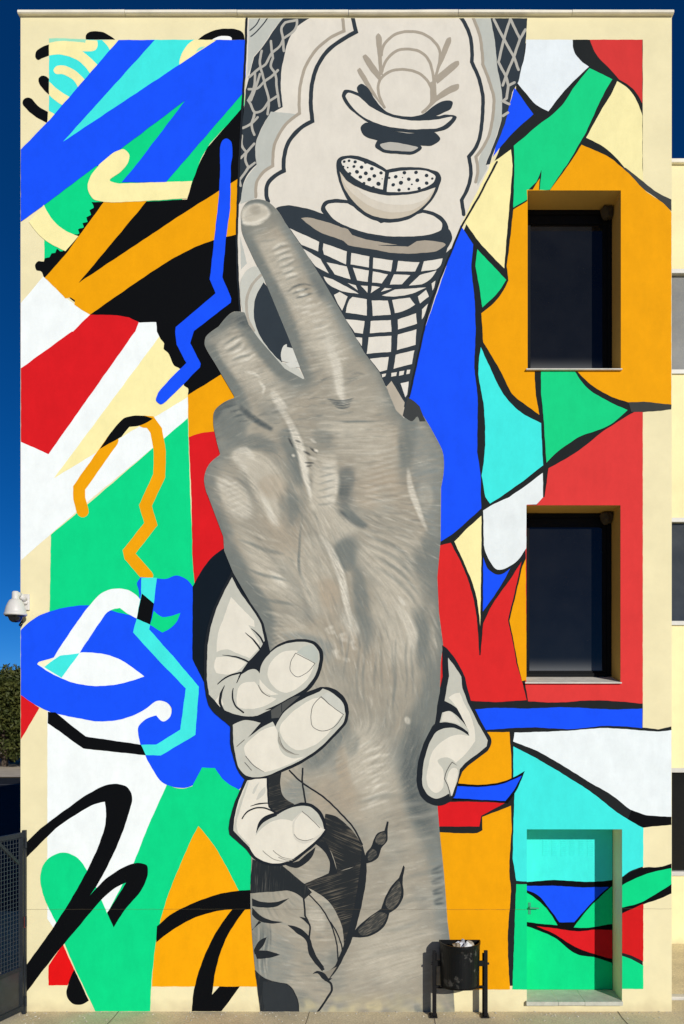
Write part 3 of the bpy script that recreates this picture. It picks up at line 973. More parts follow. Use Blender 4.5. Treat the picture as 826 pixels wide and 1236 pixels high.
K("lace_line", TAN, 15, "H1:553,52 560,115 490,150~ 420,210~ 365,300~ 340,400~ 338,525 H3:300,15~ 250,70~ 215,140~ 205,250 160,280~ 130,320~ 120,405")
K("ink_line", SLATE, 18, "H2:478,42 520,120~ 535,190~ 535,270 570,350~ 590,440~ 588,540~ H4:580,80~ 560,150~ 520,205 530,260~ 525,330~ 485,420 495,492")
K("ink_line", SLATE, 20, "H1:603,45 620,120 540,165~ 460,235~ 415,320~ 395,430~ 402,565 H3:340,65~ 285,130~ 262,200~ 260,275 215,300~ 180,340~ 173,400~ 182,428")
# circle with lashes
K("lash_line", TAN, 14, "H2:100,495 70,420~ 75,365~ 120,320~ 190,307~ 260,320~ 315,365~ 340,420~ 335,470~ 290,520")
K("lash_line", TAN, 14, "H2:88,318 110,260~ 160,215~ 220,205~ 280,220~ 320,260~ 340,320~ 345,385")
K("lash_line", TAN, 14, "H2:85,235 95,190~ 140,140~ 210,118~ 280,125~ 340,160~ 375,210~ 375,260~ 352,350")
for s in ("H2:58,140~ 70,127~ 83,140~ 86,240 92,335 76,335 65,220~", "H1:653,240~ 665,231~ 742,330 742,370 690,310~", "H1:626,310~ 638,299~ 740,470~ 762,502 700,430~",
          "H2:413,152~ 430,146~ 432,165~ 395,260 352,350 378,240~", "H2:345,350 455,265~ 470,264~ 473,280~ 365,378", "H2:355,440 440,385~ 472,380~ 472,400~ 420,430~ 360,465 300,525 328,470", "H2:328,370 357,360 360,440 328,482"):
    P("lash", TAN, s)
P("dish_shadow", SLATE, "Ct:398,232 395,218~ 405,210~ 420,218~ 440,250~ 470,280~ 510,291~ 560,285~ 590,262~ 615,252~ 633,255~ 630,270~ 610,282~ 590,290 640,290 600,302 560,302 480,300 420,275")
P("dish", SLATE, "Ct:357,238~ 362,226~ 385,228~ 410,240~ 450,275~ 510,295~ 570,297~ 620,287~ 642,291~ 625,318~ 580,331~ 520,331~ 450,319~ 400,291~ 370,264~")
P("dish_face", BONE, "Ct:366,240~ 371,233~ 395,240~ 430,268~ 480,292~ 540,302~ 600,298~ 632,293~ 610,315~ 560,323~ 500,321~ 440,307~ 395,281~")
P("dish_shadow", SLATE, "Ct:404,318~ 415,307~ 460,322~ 520,333~ 590,332~ 602,348~ 585,362~ 545,363~ 500,358~ 450,352~ 410,336~")
P("dish", SLATE, "Ct:440,365~ 445,352~ 480,351~ 540,357~ 557,369~ 540,383~ 490,384~ 455,378~")
P("dish_face", (186, 181, 171), "Ct:452,363~ 470,356~ 510,360~ 547,370~ 535,377~ 490,377~ 460,372~")
# saucers and bowl
P("saucer_rim", SLATE, "px:333,252~ 345,248.5~ 370,252~ 400,262~ 440,274 500,282 530,278 541,276.5~ 546,287~ 540,300 536,312~ 505,315.5~ 473,313~ 444,308~ 420,303~ 390,295~ 352,276~ 340,263~")
P("saucer_face", TAN, "H5:345,15 375,12~ 450,28~ 550,62 575,65 600,100 660,118~ 826,148 C5:150,150~ 300,157 345,130 420,128~ 488,148~ 450,175~ 350,190~ 220,188~ 120,170~ 0,148~ H5:560,130~ 430,80~")
P("saucer_rim", SLATE, "px:387.5,252~ 391,244.5~ 402,241~ 422,242.5 470,270 508,253.5 525,257~ 538,267~ 541.5,277~ 534,286~ 500,290~ 456,287.5~ 420,277~ 396,264~")
P("saucer_face", BONE, "px:393,250~ 396,247~ 405,245.5~ 420,246 460,270 510,257.5 525,262~ 534,271~ 533,277~ 520,283~ 493,285.8~ 456,284~ 420,274~ 400,262~")
P("bowl_outline", SLATE, "W:33,120~ 40,65~ 60,50~ 120,42~ 200,55~ 280,90~ 345,130 420,118~ 520,115~ 620,130~ 670,150~ 685,180~ 670,240~ 620,330~ 560,390~ 480,440~ 380,460~ 280,450~ 190,405~ 110,330~ 60,230~")
P("seed_face", (232, 226, 214), "W:65,75~ 90,62~ 140,65~ 220,90~ 335,145 322,255 260,240~ 180,205~ 110,155~ 75,110~")
P("seed_face", (232, 226, 214), "W:360,150 440,138~ 530,133~ 610,145~ 650,175~ 640,205~ 590,240~ 480,268~ 345,268")
P("bowl_face", (202, 190, 170), "W:52,140 100,200~ 200,255~ 320,288~ 450,288~ 560,270~ 650,240 610,320~ 540,385~ 440,430~ 340,435~ 240,410~ 150,340~ 80,240~")
P("bowl_light", (214, 204, 187), "W:60,160 100,205~ 200,260~ 320,290~ 450,290~ 560,272~ 648,243 600,320~ 530,372~ 440,395~ 340,392~ 250,362~ 170,310~ 100,245~")
P("bowl_light", (224, 216, 201), "W:150,236 200,258~ 320,289~ 450,289~ 560,271~ 645,243 580,318~ 500,345~ 420,350~ 330,340~ 250,312~ 190,275~")
_dots = [(82,80,9),(112,76,9),(150,83,11),(215,85,11),(142,112,10),(190,115,12),(253,125,12),(160,145,13),(215,153,13),(310,152,11),(268,170,12),(182,177,12),(237,192,13),(295,220,14),(115,155,10),(205,215,10),(262,242,10),(103,118,6),(318,188,4),(75,112,8),(402,175,12),(455,150,12),(528,148,12),(593,168,12),(630,186,8),(483,190,12),(537,197,13),(435,213,14),(387,225,12),(595,215,12),(503,222,6),(444,180,4),(362,182,8),(422,258,11),(483,250,9),(548,248,11)]
tag(coat("seed_dots", paint(SLATE), [[(400 + (x + r * math.cos(k * math.pi / 5)) / 5.1625, 180 + (y + r * 0.92 * math.sin(k * math.pi / 5)) / 5.1625) for k in range(10)] for x, y, r in _dots]), kind="stuff")
# woven cup
P("cup_weave", SLATE, "px:340,262 352,276 390,295 420,303 473,312 536,308 546,299 528,350 512,400 493,480 488,492 470,470 440,440 400,390 360,310")
for s in ("40,25 188,92 182,140 100,107", "210,100 325,140 322,205 212,155 205,130", "348,148 438,165 435,220 345,205", "458,172 555,185 545,240 455,225", "582,188 688,195 665,240 572,240", "710,190 803,175 795,205~ 770,230 695,240",
          "105,125 195,178 235,250 170,215 120,150", "225,195 325,215 345,280 265,255", "355,222 435,235 430,292 378,285", "455,240 530,255 500,300 452,295", "560,255 642,258 600,305 540,305", "690,258 772,235 740,280~ 700,305 635,310",
          "210,265 255,280 340,325~ 385,352 280,330~ 230,300~", "330,298 370,310 380,335", "395,310 430,312 428,345", "450,312 490,318 445,348", "515,322 550,325 495,342", "565,330 720,320 650,350~ 560,365~ 500,360", "748,300 768,285 760,320 752,335",
          "262,358 290,342 330,365 302,435 280,400", "340,380 355,368 425,378 425,460 320,445 330,400~", "450,385 530,385 545,455 455,462", "552,382 640,370 665,405 600,440~ 565,448", "680,365 720,332 735,365 690,400",
          "320,478 415,487 405,550 365,545", "445,487 545,482 548,540 440,548", "580,480 670,448 675,500 580,530", "700,430 730,400 710,465 700,480", "370,568 403,570 400,612", "435,568 548,560 545,640 425,650",
          "580,555 672,528 668,605 575,632", "440,675 535,665 525,730 490,740", "570,655 662,632 650,700 558,725", "500,752 522,748 518,762 503,768", "548,745 575,742 572,760 548,764", "588,738 612,735 608,755 586,760", "625,730 642,728 638,748 622,752"):
    P("cup_cell", (226, 219, 206), "Q:" + s)
P("tan_fold", (184, 173, 156), "C8:275,400 300,372 365,480 355,560 320,520")
P("white_fold", (228, 222, 212), "C8:345,385 386,375 379,440 370,455")
# left of the finger
P("grey_fold", GREYB, "H5:42,105 76,240 46,272")
P("grey_arc", BONEG, "V:215,440~ 245,395~ 280,380~ 340,430 325,465 290,520~ 275,610~ 290,690~ 330,760~ 420,860 500,890 540,960 430,900~ 330,800~ 250,680~ 212,560~")
K("lace_line", (176, 168, 154), 14, "V:310,425 262,480~ 240,550~ 250,650~ 275,700")
P("dark_oval", SLATE, "V:325,460 370,520 460,740 470,780 420,850 415,858 330,765~ 290,690~ 275,610~ 290,520~")
P("light_seed", (214, 212, 202), "V:413,800~ 425,775~ 455,765 480,770 500,850 440,858~ 414,850")
P("light_seed", (214, 212, 202), "V:428,862 500,852 515,880 455,887")
P("dark_seed", SLATE, "V:440,762 450,740 475,790 440,782")
K("ink_line", OUT, 2.4, "px:600,196 578,238 556,276 518,370 494,479")
K("ink_line", OUT, 2.6, "px:298,22 297,60 293,130 289,200 286,290 287,330 291,392")

# ------------------------------------------------------------------ the big grey hand, painted wet in wet
HAND = curve(parse("V:212,150 215,100~ 240,62~ 290,46~ 340,56~ 385,92~ 430,160 520,290 620,450 730,640 826,810 C8:240,330 290,440 px:478,495 488,505 500,504 511,502 525,526~ 535,548~ 536,565~ 532.5,589 532,653 528,697 530,740 535,778 532,800 528,970 531,1006~ 536,1055~ 540,1110 545,1150 549,1221 315,1221 310,1184~ 305,1133~ 302.6,1075~ 304,1042 302,1000 302,900 330,860 330,800 325,788 322,769 317,752 310,740 282,692 271,665 270,648 252,600 E1:80,470 70,400~ 90,340~ 150,285 130,210~ 115,120~ 120,70~ 160,30~ 230,0 px:286,479 V:180,1030 80,860 30,765~ 35,735~ 100,680 180,605~ 230,610 250,670 300,740 430,890 535,950 500,870 450,740 330,450 260,310~ 215,200~")[0])

def poly_dist(pts, loop):
    """distance to a closed polyline and the nearest point on it"""
    a = np.asarray(loop)
    b = np.roll(a, -1, axis=0)
    best = np.full(len(pts), 1e9)
    near = np.zeros_like(pts)
    for p, q in zip(a, b):
        d = q - p
        L2 = d @ d
        if L2 < 1e-9:
            continue
        t = np.clip(((pts - p) @ d) / L2, 0, 1)
        c = p + t[:, None] * d
        dd = np.linalg.norm(pts - c, axis=1)
        m = dd < best
        best[m] = dd[m]
        near[m] = c[m]
    return best, near

CU0, CV0, CW, CH, CS = 240, 235, 315, 990, 1.0    # painting canvas in facade cm
canvas = np.zeros((CH, CW, 3))
gv, gu = np.mgrid[0:CH, 0:CW]
gu = gu + CU0 + 0.5
gv = gv + CV0 + 0.5

def box_blur(a, r):
    if r < 1:
        return a
    for ax in (0, 1):
        pad = [(0, 0)] * a.ndim
        pad[ax] = (r + 1, r)
        c = np.cumsum(np.pad(a, pad, mode="edge"), axis=ax)
        n = a.shape[ax]
        hi = np.take(c, np.arange(2 * r + 1, n + 2 * r + 1), axis=ax)
        lo = np.take(c, np.arange(0, n), axis=ax)
        a = (hi - lo) / (2 * r + 1)
    return a

def fbm(r, seed):
    g = np.random.default_rng(seed)
    o = g.standard_normal((CH, CW))
    for _ in range(3):
        o = box_blur(o, r)
    return (o - o.mean()) / o.std()

# brush direction: skin creases run across the fingers and along the tendons
_dirs = [(330,300,1,-.35),(370,370,1,-.4),(400,440,1,-.25),(290,430,1,-.45),(330,480,1,-.3),(280,510,1,-.6),(480,520,1,-.1),(500,580,1,-.25),(480,640,1,.35),(500,700,1,.75),(480,760,.3,1),
         (400,520,1,.02),(400,580,1,-.15),(365,570,.3,1),(390,640,.35,1),(400,720,.25,1),(330,600,.5,1),(290,620,1,.45),(320,680,1,.6),(350,740,.9,.4),(420,800,.1,1),(470,830,.1,1),(400,860,.6,1),(440,910,1,-.55),
         (500,900,.3,-1),(470,990,1,-.2),(500,1060,1,-.15),(430,1120,1,-.3),(470,1180,1,-.35),(350,1130,1,.25),(330,1180,1,.15),(320,1100,.2,1)]
ca = np.zeros((CH, CW)); sa = np.zeros((CH, CW)); 
for (x, y, dx, dy) in _dirs:
    th = math.atan2(dy, dx)
    w = 1.0 / (((gu - x) ** 2 + (gv - y) ** 2) + 900.0) ** 1.3
    ca += w * math.cos(2 * th); sa += w * math.sin(2 * th)
ANG = np.arctan2(sa, ca) / 2
def lic(noise, n):
    acc = noise.copy()
    for sgn in (1, -1):
        px = (gu - CU0 - 0.5).copy(); py = (gv - CV0 - 0.5).copy()
        pdx = pdy = None
        for _ in range(n):
            ix = np.clip(px.round().astype(int), 0, CW - 1); iy = np.clip(py.round().astype(int), 0, CH - 1)
            dx, dy = np.cos(ANG[iy, ix]) * sgn, np.sin(ANG[iy, ix]) * sgn
            if pdx is not None:
                fl = np.where(dx * pdx + dy * pdy < 0, -1, 1)
                dx, dy = dx * fl, dy * fl
            pdx, pdy = dx, dy
            px += dx; py += dy
            ix = np.clip(px.round().astype(int), 0, CW - 1); iy = np.clip(py.round().astype(int), 0, CH - 1)
            acc += noise[iy, ix]
    acc = acc / (2 * n + 1)
    return (acc - acc.mean()) / acc.std()
STRK = lic(np.random.default_rng(3).standard_normal((CH, CW)), 9)
STRK2 = lic(box_blur(np.random.default_rng(4).standard_normal((CH, CW)), 1), 16)
WARP = (fbm(11, 11), fbm(11, 12))

TONE = {"h": (206, 199, 183), "l": (188, 180, 163), "m": (160, 153, 138), "d": (122, 125, 119), "D": (92, 97, 96), "w": (172, 158, 138), "x": (60, 62, 62), "c": (134, 138, 133), "o": (196, 184, 148)}
canvas[:] = (161, 154, 139)

def blend(mask, tone):
    global canvas
    canvas = canvas * (1 - mask[..., None]) + np.array(TONE[tone]) * mask[..., None]

def B(tone, width, soft, op, txt, warp=1.3):
    """soft brush line on the wet canvas; width and softness in facade cm"""
    pts, s = parse(txt)
    c = curve(pts, closed=False, step=5)
    r = width / 2 + soft
    x0, x1 = int(max(0, c[:, 0].min() - r - 4 - CU0)), int(min(CW, c[:, 0].max() + r + 5 - CU0))
    y0, y1 = int(max(0, c[:, 1].min() - r - 4 - CV0)), int(min(CH, c[:, 1].max() + r + 5 - CV0))
    if x1 <= x0 or y1 <= y0:
        return
    U = gu[y0:y1, x0:x1] + WARP[0][y0:y1, x0:x1] * warp
    Vv = gv[y0:y1, x0:x1] + WARP[1][y0:y1, x0:x1] * warp
    pts2 = np.column_stack([U.ravel(), Vv.ravel()])
    best = np.full(len(pts2), 1e9)
    along = np.zeros(len(pts2))
    run = 0.0
    for p, q in zip(c, c[1:]):
        d = q - p
        L2 = d @ d + 1e-9
        t = np.clip(((pts2 - p) @ d) / L2, 0, 1)
        dd = np.linalg.norm(pts2 - (p + t[:, None] * d), axis=1)
        w_ = dd < best
        best[w_] = dd[w_]
        along[w_] = run + t[w_] * math.sqrt(L2)
        run += math.sqrt(L2)
    # the bristles land and lift: narrower and thinner towards both ends
    e = np.sin(np.pi * np.clip(along / max(run, 1e-6), 0.0, 1.0)) ** 0.55
    if run < width * 1.5:
        e = np.ones_like(e)
    wd = width * (0.35 + 0.65 * e)
    m = np.clip((wd / 2 + soft * (0.6 + 0.4 * e) - best) / max(soft, 0.3), 0, 1)
    m = (m * m * (3 - 2 * m) * (0.15 + 0.85 * e)).reshape(U.shape)
    m = m * op * np.clip(1 + 0.22 * STRK[y0:y1, x0:x1], 0.3, 1.5)
    m = np.clip(m, 0, 1)[..., None]
    canvas[y0:y1, x0:x1] = canvas[y0:y1, x0:x1] * (1 - m) + np.array(TONE[tone]) * m

# broad forms
flat = np.column_stack([gu.ravel(), gv.ravel()])
inside = winding(flat, HAND).reshape(CH, CW)
edge = np.full((CH, CW), 99.0)
ii = inside.ravel()
e_, _ = poly_dist(flat[ii], HAND)
edge.ravel()[ii] = e_
rim = np.clip(1 - edge / (15 + 4 * WARP[0]).clip(6, 40), 0, 1)
rim = np.where((gv < 965) | (gu > 500), rim, rim * 0.3)
blend(np.clip(fbm(14, 5) * 0.22, 0, 0.5), "w")
blend(np.clip(fbm(10, 6) * 0.22, 0, 0.5), "l")
blend(np.clip(fbm(9, 8) * 0.16, 0, 0.5), "c")
blend(rim * 0.72, "d")
g_ = np.random.default_rng(77)
def hairs(n, u0, u1, v0, v1, tones, wmin=0.5, wmax=2.2, lmin=10, lmax=30, op=(.06, .20), turn=0.0, sft=(.6, 1.5)):
    k = 0
    while k < n:
        u, v = g_.uniform(u0, u1), g_.uniform(v0, v1)
        iu, iv = int(np.clip(u - CU0, 0, CW - 1)), int(np.clip(v - CV0, 0, CH - 1))
        k += 1
        if not inside[iv, iu]:
            continue
        # light strokes on light ground, dark strokes on dark ground
        lum = canvas[iv, iu].mean()
        tone = g_.choice(tones)
        if tone in "hl" and lum < 140 and g_.random() < .8: tone = "c"
        if tone in "dD" and lum > 176 and g_.random() < .8: tone = "h"
        th = ANG[iv, iu] + turn + g_.normal(0, .10)
        L = g_.uniform(lmin, lmax) / 2
        c, s_ = math.cos(th) * L, math.sin(th) * L
        bend = g_.normal(0, .12) * L
        B(tone, g_.uniform(wmin, wmax), g_.uniform(*sft), g_.uniform(*op), "px:%.1f,%.1f %.1f,%.1f~ %.1f,%.1f" % (u - c, v - s_, u - s_ / L * bend, v + c / L * bend, u + c, v + s_), 0.4)
hairs(420, 285, 440, 250, 480, list("hhldD"))
hairs(420, 248, 400, 380, 600, list("hldDd"))
hairs(620, 350, 540, 480, 680, list("hlldd"))
hairs(520, 255, 540, 580, 790, list("hlddD"), lmax=34)
hairs(380, 340, 540, 740, 920, list("hldd"), lmax=36)
hairs(420, 340, 545, 880, 1215, list("llhdd"), lmax=30, op=(.05, .16))
hairs(160, 305, 420, 1060, 1215, list("ldd"), lmax=30, op=(.08, .22))
def A(tone, soft, op, txt):
    """a soft-edged mass of tone"""
    global canvas
    lp = curve(parse(txt)[0], step=4)
    x0, x1 = int(max(0, lp[:, 0].min() - 3 * soft - 2 - CU0)), int(min(CW, lp[:, 0].max() + 3 * soft + 3 - CU0))
    y0, y1 = int(max(0, lp[:, 1].min() - 3 * soft - 2 - CV0)), int(min(CH, lp[:, 1].max() + 3 * soft + 3 - CV0))
    U = gu[y0:y1, x0:x1] + WARP[0][y0:y1, x0:x1]
    W_ = gv[y0:y1, x0:x1] + WARP[1][y0:y1, x0:x1]
    m = winding(np.column_stack([U.ravel(), W_.ravel()]), lp).reshape(U.shape).astype(float)
    r = max(1, int(round(soft)))
    for _ in range(2):
        m = box_blur(m, r)
    m = np.clip(m * op * (1 + 0.16 * STRK2[y0:y1, x0:x1] + 0.12 * STRK[y0:y1, x0:x1]), 0, 1)[..., None]
    canvas[y0:y1, x0:x1] = canvas[y0:y1, x0:x1] * (1 - m) + np.array(TONE[tone]) * m
TONE["n"] = (198, 192, 178)
for q in (
    # pointing finger
    ("d", 4, .75, "V:208,190 260,310~ 330,450 450,740 535,955 565,935 510,770~ 410,570~ 340,410~ 275,250"),
    ("c", 4, .70, "V:425,150 520,290 620,450 730,640 826,810 790,815 690,660~ 590,500~ 490,330~ 420,215"),
    ("D", 4, .35, "V:330,470~ 400,455~ 445,520~ 410,575~ 370,550~"), ("D", 4, .45, "V:560,430~ 620,460~ 650,520~ 610,550~ 580,490~"),
    ("l", 6, .60, "V:320,230~ 400,235~ 470,370~ 505,440~ 440,462~ 370,340~"), ("l", 6, .60, "V:505,580~ 600,565~ 690,700~ 740,860~ 650,900~ 560,730~"),
    ("h", 4, .45, "V:600,690~ 650,690~ 700,860~ 735,1020~ 690,1030~ 650,860~"),
    ("d", 4, .45, "V:240,190 300,175 370,130 400,150 330,200 260,230"),
    ("n", 1, .95, "V:220,152 226,105~ 252,76~ 300,64~ 345,84~ 360,115~ 322,150~ 272,170~ 226,180"), ("h", 1, .6, "V:228,160 270,152~ 320,132~ 352,112 345,130~ 300,160~ 230,178"), ("m", 3, .35, "V:250,110~ 290,85~ 335,95~ 300,125~ 255,140~"),
    # bent finger
    ("l", 5, .60, "V:105,745~ 190,715~ 275,800~ 390,960~ 430,1050~ 350,1050~ 220,900~ 130,800~"),
    ("d", 3, .85, "V:225,605 250,670 430,890 535,955 500,968 400,915~ 280,795~ 195,665"), ("D", 3, .50, "V:150,618 230,602 252,668 170,672 90,692"),
    ("d", 3, .85, "V:28,760 80,865 180,1035 265,1118 250,1060~ 160,900~ 75,775"),
    # curled finger below it
    ("d", 4, .70, "T:50,100~ 85,58~ 130,55~ 160,95~ 150,165~ 90,195~ 60,160~"), ("D", 3, .5, "T:48,130 60,80~ 120,50 130,62 80,90~ 62,140"),
    ("D", 1.4, .7, "T:135,70 180,118~ 240,150 236,160 176,134~ 132,92"), ("d", 5, .7, "T:75,205~ 150,190~ 250,205~ 260,225~ 150,215~ 100,235~"),
    # knuckles and back
    ("l", 3, .90, "T:105,232~ 135,210~ 190,226~ 245,262~ 270,335~ 245,400~ 268,480~ 235,465~ 208,390~ 188,320~ 150,288~"), ("h", 2, .75, "T:108,238~ 135,222~ 165,262~ 205,345~ 250,480 222,430~ 180,320~ 140,278~"),
    ("h", 3, .60, "T:62,318~ 90,303~ 145,345~ 170,405~ 160,445~ 118,442~ 80,400~"), ("d", 3, .6, "T:20,330~ 50,300~ 58,340~ 80,430~ 110,490~ 80,500~ 40,420~"),
    ("d", 4, .65, "T:262,165~ 300,150~ 320,240~ 335,335~ 300,340~ 278,240~"), ("d", 4, .30, "T:375,148 432,143 434,226 380,232"),
    ("l", 3, .90, "T:365,250 440,238 448,300 441,400 457,432 358,422 372,330"), ("h", 3, .5, "T:395,270 436,258 440,320 430,400 400,410"),
    ("D", 3, .40, "T:450,288~ 492,278~ 497,330~ 490,402~ 465,412~ 449,372~"), ("D", 1.5, .7, "T:455,412 492,430~ 548,464 530,472 478,452~"),
    ("w", 6, .45, "T:500,300 655,290 660,350 540,420 500,400"), ("l", 5, .5, "T:430,135 600,125 640,200 560,250 450,230"),
    ("d", 2, .75, "T:652,115 702,128 707,200 690,245 668,205"), ("c", 3, .60, "T:700,130 785,240 777,330 765,505 740,485 702,400 682,290 692,220"), ("d", 4, .5, "T:668,200 690,240 672,300 650,340 640,250"),
    ("d", 4, .80, "T:442,540~ 480,500~ 508,520~ 495,605~ 468,595~"), ("l", 4, .6, "T:350,435 440,432 530,475 470,500 430,540 390,490"),
    ("d", 4, .55, "T:268,380~ 322,372~ 324,480~ 290,472~"), ("w", 7, .45, "T:190,440 330,430 330,560 250,560"),
    ("l", 5, .55, "T:330,500 390,500 430,600 450,720 400,760 340,640"), ("w", 5, .5, "T:380,640 430,640 460,740 430,770 390,720"),
    ("d", 3, .55, "T:490,600 520,590 560,780 540,900 505,780"),
    ("l", 6, .65, "T:510,560~ 560,508~ 640,560~ 705,650~ 705,760~ 640,700~ 560,640~"), ("l", 6, .6, "T:560,665 660,700~ 704,800~ 700,910 600,910 580,760"),
    ("d", 5, .60, "T:690,540 775,500 770,700 730,720 705,640"), ("d", 4, .6, "T:700,720 740,720 750,930 705,930"),
    ("d", 5, .85, "T:82,500 112,540~ 185,660~ 245,760~ 228,850 180,730~ 100,610~"), ("l", 5, .55, "T:130,500 240,590~ 330,700~ 340,760 260,700~ 160,580~"),
    # wrist and forearm
    ("l", 6, .6, "Y:285,340~ 330,290~ 400,400~ 410,520~ 330,560~ 285,450~"), ("d", 8, .75, "Y:520,120 575,80 560,240 500,520 540,640 570,800 520,740 460,560 470,380"),
    ("c", 8, .5, "Y:250,290 280,330 230,420 130,460 120,430 200,380"), ("w", 8, .45, "Y:200,440 300,560 330,640 230,560"),
    ("c", 6, .55, "Y:545,700 575,690 610,1040 585,1040"),
    ("l", 10, .4, "Y:300,960 480,900 540,1080 400,1160 260,1120"), ("d", 6, .45, "R:40,700 100,720 120,1000 60,960"),
):
    A(*q)
# pointing finger
B("l", 14, 12, .65, "V:300,230 400,400~ 520,620~ 640,820 690,940")
B("d", 7, 9, .8, "V:225,215 290,340~ 350,470~ 430,640~ 480,780~ 530,930")
B("d", 4, 8, .6, "V:440,190 530,330~ 630,480~ 740,660~ 820,820")
B("l", 16, 4, .75, "V:250,120 310,110")
B("h", 3, 2, .9, "V:228,168 270,172~ 320,150~ 358,118")
B("m", 6, 5, .6, "V:262,100 320,95")
B("d", 2, 2, .5, "V:225,105 250,72~ 300,58~ 350,80~ 375,120", 0)
B("h", 2, 2, .5, "V:222,160 228,100 260,72", 0)
for s in ("360,300 400,280 440,272", "370,325 410,315 455,300", "380,352 430,338 465,330", "395,380 440,370 475,350", "410,410 450,400 480,390", "425,440 460,425 500,415"):
    B("h", 1.6, 2.2, .75, "V:" + s)
    B("d", .8, 1.4, .35, "V:" + " ".join("%d,%d" % (int(p.split(",")[0]), int(p.split(",")[1]) + 13) for p in s.split()))
for s in ("440,512 475,482~ 530,468~ 572,478", "462,520 505,500~ 560,490", "480,540 525,526~ 578,512"):
    B("D", 0.8, 1.6, .6, "V:" + s, .5)
for s in ("480,500 530,490", "490,527 545,515", "520,556 570,540", "470,590 530,585 580,570", "500,620 560,612"):
    B("h", 1.5, 2, .65, "V:" + s)
for k in range(9):
    y = 600 + k * 32
    x = 520 + k * 17
    B("h", 1.2, 2, .5, "V:%d,%d %d,%d~ %d,%d" % (x, y, x + 45, y - 12, x + 95, y - 38 + (k % 3) * 9))
B("h", 5, 6, .8, "V:640,740 680,860~ 700,940~ 715,1010~ 735,1070")
B("h", 3, 3, .85, "V:685,880 705,980~ 725,1065")
for dy in (0, 12, 24, 38):
    B("D", .9, 1.2, .75, "V:%d,%d %d,%d~ %d,%d" % (640 + dy, 1035 + dy, 720, 1048 + dy, 775 - dy // 2, 1035 + dy), .6)
# bent second finger
B("l", 16, 10, .6, "V:100,750 200,860~ 330,1010")
B("d", 10, 9, .8, "V:255,670 310,750~ 430,890~ 520,950")
B("D", 4, 6, .5, "V:180,640 230,640 265,700")
B("d", 8, 9, .8, "V:45,770 120,920~ 220,1080")
for s in ("130,792 180,770~ 222,738", "150,820 205,800~ 235,770", "170,838 240,812~ 270,795", "190,858 255,838~ 285,815", "220,905 270,915~ 310,935", "300,950 330,985 320,1020"):
    B("h", 1.6, 2, .75, "V:" + s)
for s in ("120,775 170,752~ 205,722", "140,806 190,786~ 225,760", "165,850 215,832~ 262,826"):
    B("d", 1, 1.6, .5, "V:" + s)
B("h", 5, 5, .7, "V:370,990 400,1060~ 440,1100")
# third finger, knuckles, back of the hand
B("d", 14, 12, .75, "T:90,80 110,150~ 150,190")
B("D", 4, 5, .55, "T:120,60 70,80 55,130")
B("D", 2, 3, .5, "T:150,85 180,120~ 235,150")
for k in range(7):
    B("D", .8, 1, .45, "T:%d,%d %d,%d" % (75 + k * 9, 92 + k * 7 - 15 * (k % 2), 118 + k * 8, 74 + k * 9 - 12 * (k % 2)))
B("d", 9, 9, .6, "T:110,215 200,200~ 260,220")
B("l", 15, 7, .9, "T:130,235 170,255~ 190,300~ 215,380~ 250,455")
B("h", 4, 4, .7, "T:115,225 150,225 180,250")
B("h", 4, 4, .7, "T:200,350 220,410~ 255,465")
B("l", 24, 7, .75, "T:85,335 110,370~ 140,420")
for k in range(6):
    B("h", 1.5, 2, .45, "T:%d,%d %d,%d" % (72 + k * 6, 338 + k * 17, 130 + k * 4, 318 + k * 17))
B("w", 18, 10, .5, "T:220,300 250,380")
B("d", 9, 7, .65, "T:280,180 320,260 330,330")
B("d", 7, 6, .55, "T:290,330 300,400~ 290,470")
B("d", 15, 9, .25, "T:395,150 395,225")
B("h", 5, 4, .8, "T:245,82 280,115~ 305,150~ 322,200~ 335,250~ 352,330~ 368,400")
B("h", 3, 2, .8, "T:325,200 345,300 365,390")
for s in ("310,190 330,200", "335,225 360,240", "340,262 372,265", "345,275 365,272", "355,215 380,235", "290,180 305,215"):
    B("x", 0.9, 1.2, .5, "T:" + s, .5)
for s in ("365,225 380,232", "350,245 375,255", "300,235 312,240", "355,190 375,205"):
    B("h", 1.6, 1.4, .7, "T:" + s)
B("l", 26, 6, .85, "T:412,280 410,405")
B("h", 8, 6, .6, "T:400,260 430,330 430,410")
for k in range(6):
    B("d", .8, 1.6, .35, "T:%d,%d %d,%d" % (385, 290 + k * 23, 440, 283 + k * 22))
B("d", 13, 5, .45, "T:478,285 472,330~ 470,390")
B("D", 6, 6, .4, "T:470,330 468,395")
B("d", 5, 3, .85, "T:470,400 500,440~ 540,466")
B("l", 12, 8, .6, "T:380,440 440,445 500,480")
B("d", 16, 8, .75, "T:480,510 462,560~ 490,610")
B("h", 5, 4, .8, "T:392,490 420,545~ 445,600~ 465,680~ 482,740~ 490,790")
B("h", 10, 8, .5, "T:470,720 490,800 480,850")
B("d", 1.4, 2, .6, "T:330,435 322,520~ 322,590~ 345,660~ 375,740")
B("l", 5, 5, .7, "T:335,590 345,660~ 385,750")
B("w", 14, 10, .6, "T:400,640 430,720")
B("d", 8, 8, .5, "T:500,600 520,700~ 545,790")
for k in range(10):
    B("h" if k % 2 else "l", 1.2, 3, .3, "T:%d,%d %d,%d~ %d,%d" % (505 + k * 2, 215 + k * 21, 570, 208 + k * 20, 655, 182 + k * 22))
B("d", .9, 1.5, .6, "T:420,128 500,132~ 600,120")
B("l", 10, 6, .6, "T:380,145 480,150")
B("h", 3.5, 3, .75, "T:672,280 685,360~ 710,430~ 738,485")
B("d", 8, 9, .75, "T:655,130 668,220~ 665,290")
B("d", 14, 12, .7, "T:740,480 740,600~ 700,560")
B("l", 10, 9, .4, "T:720,330 730,420")
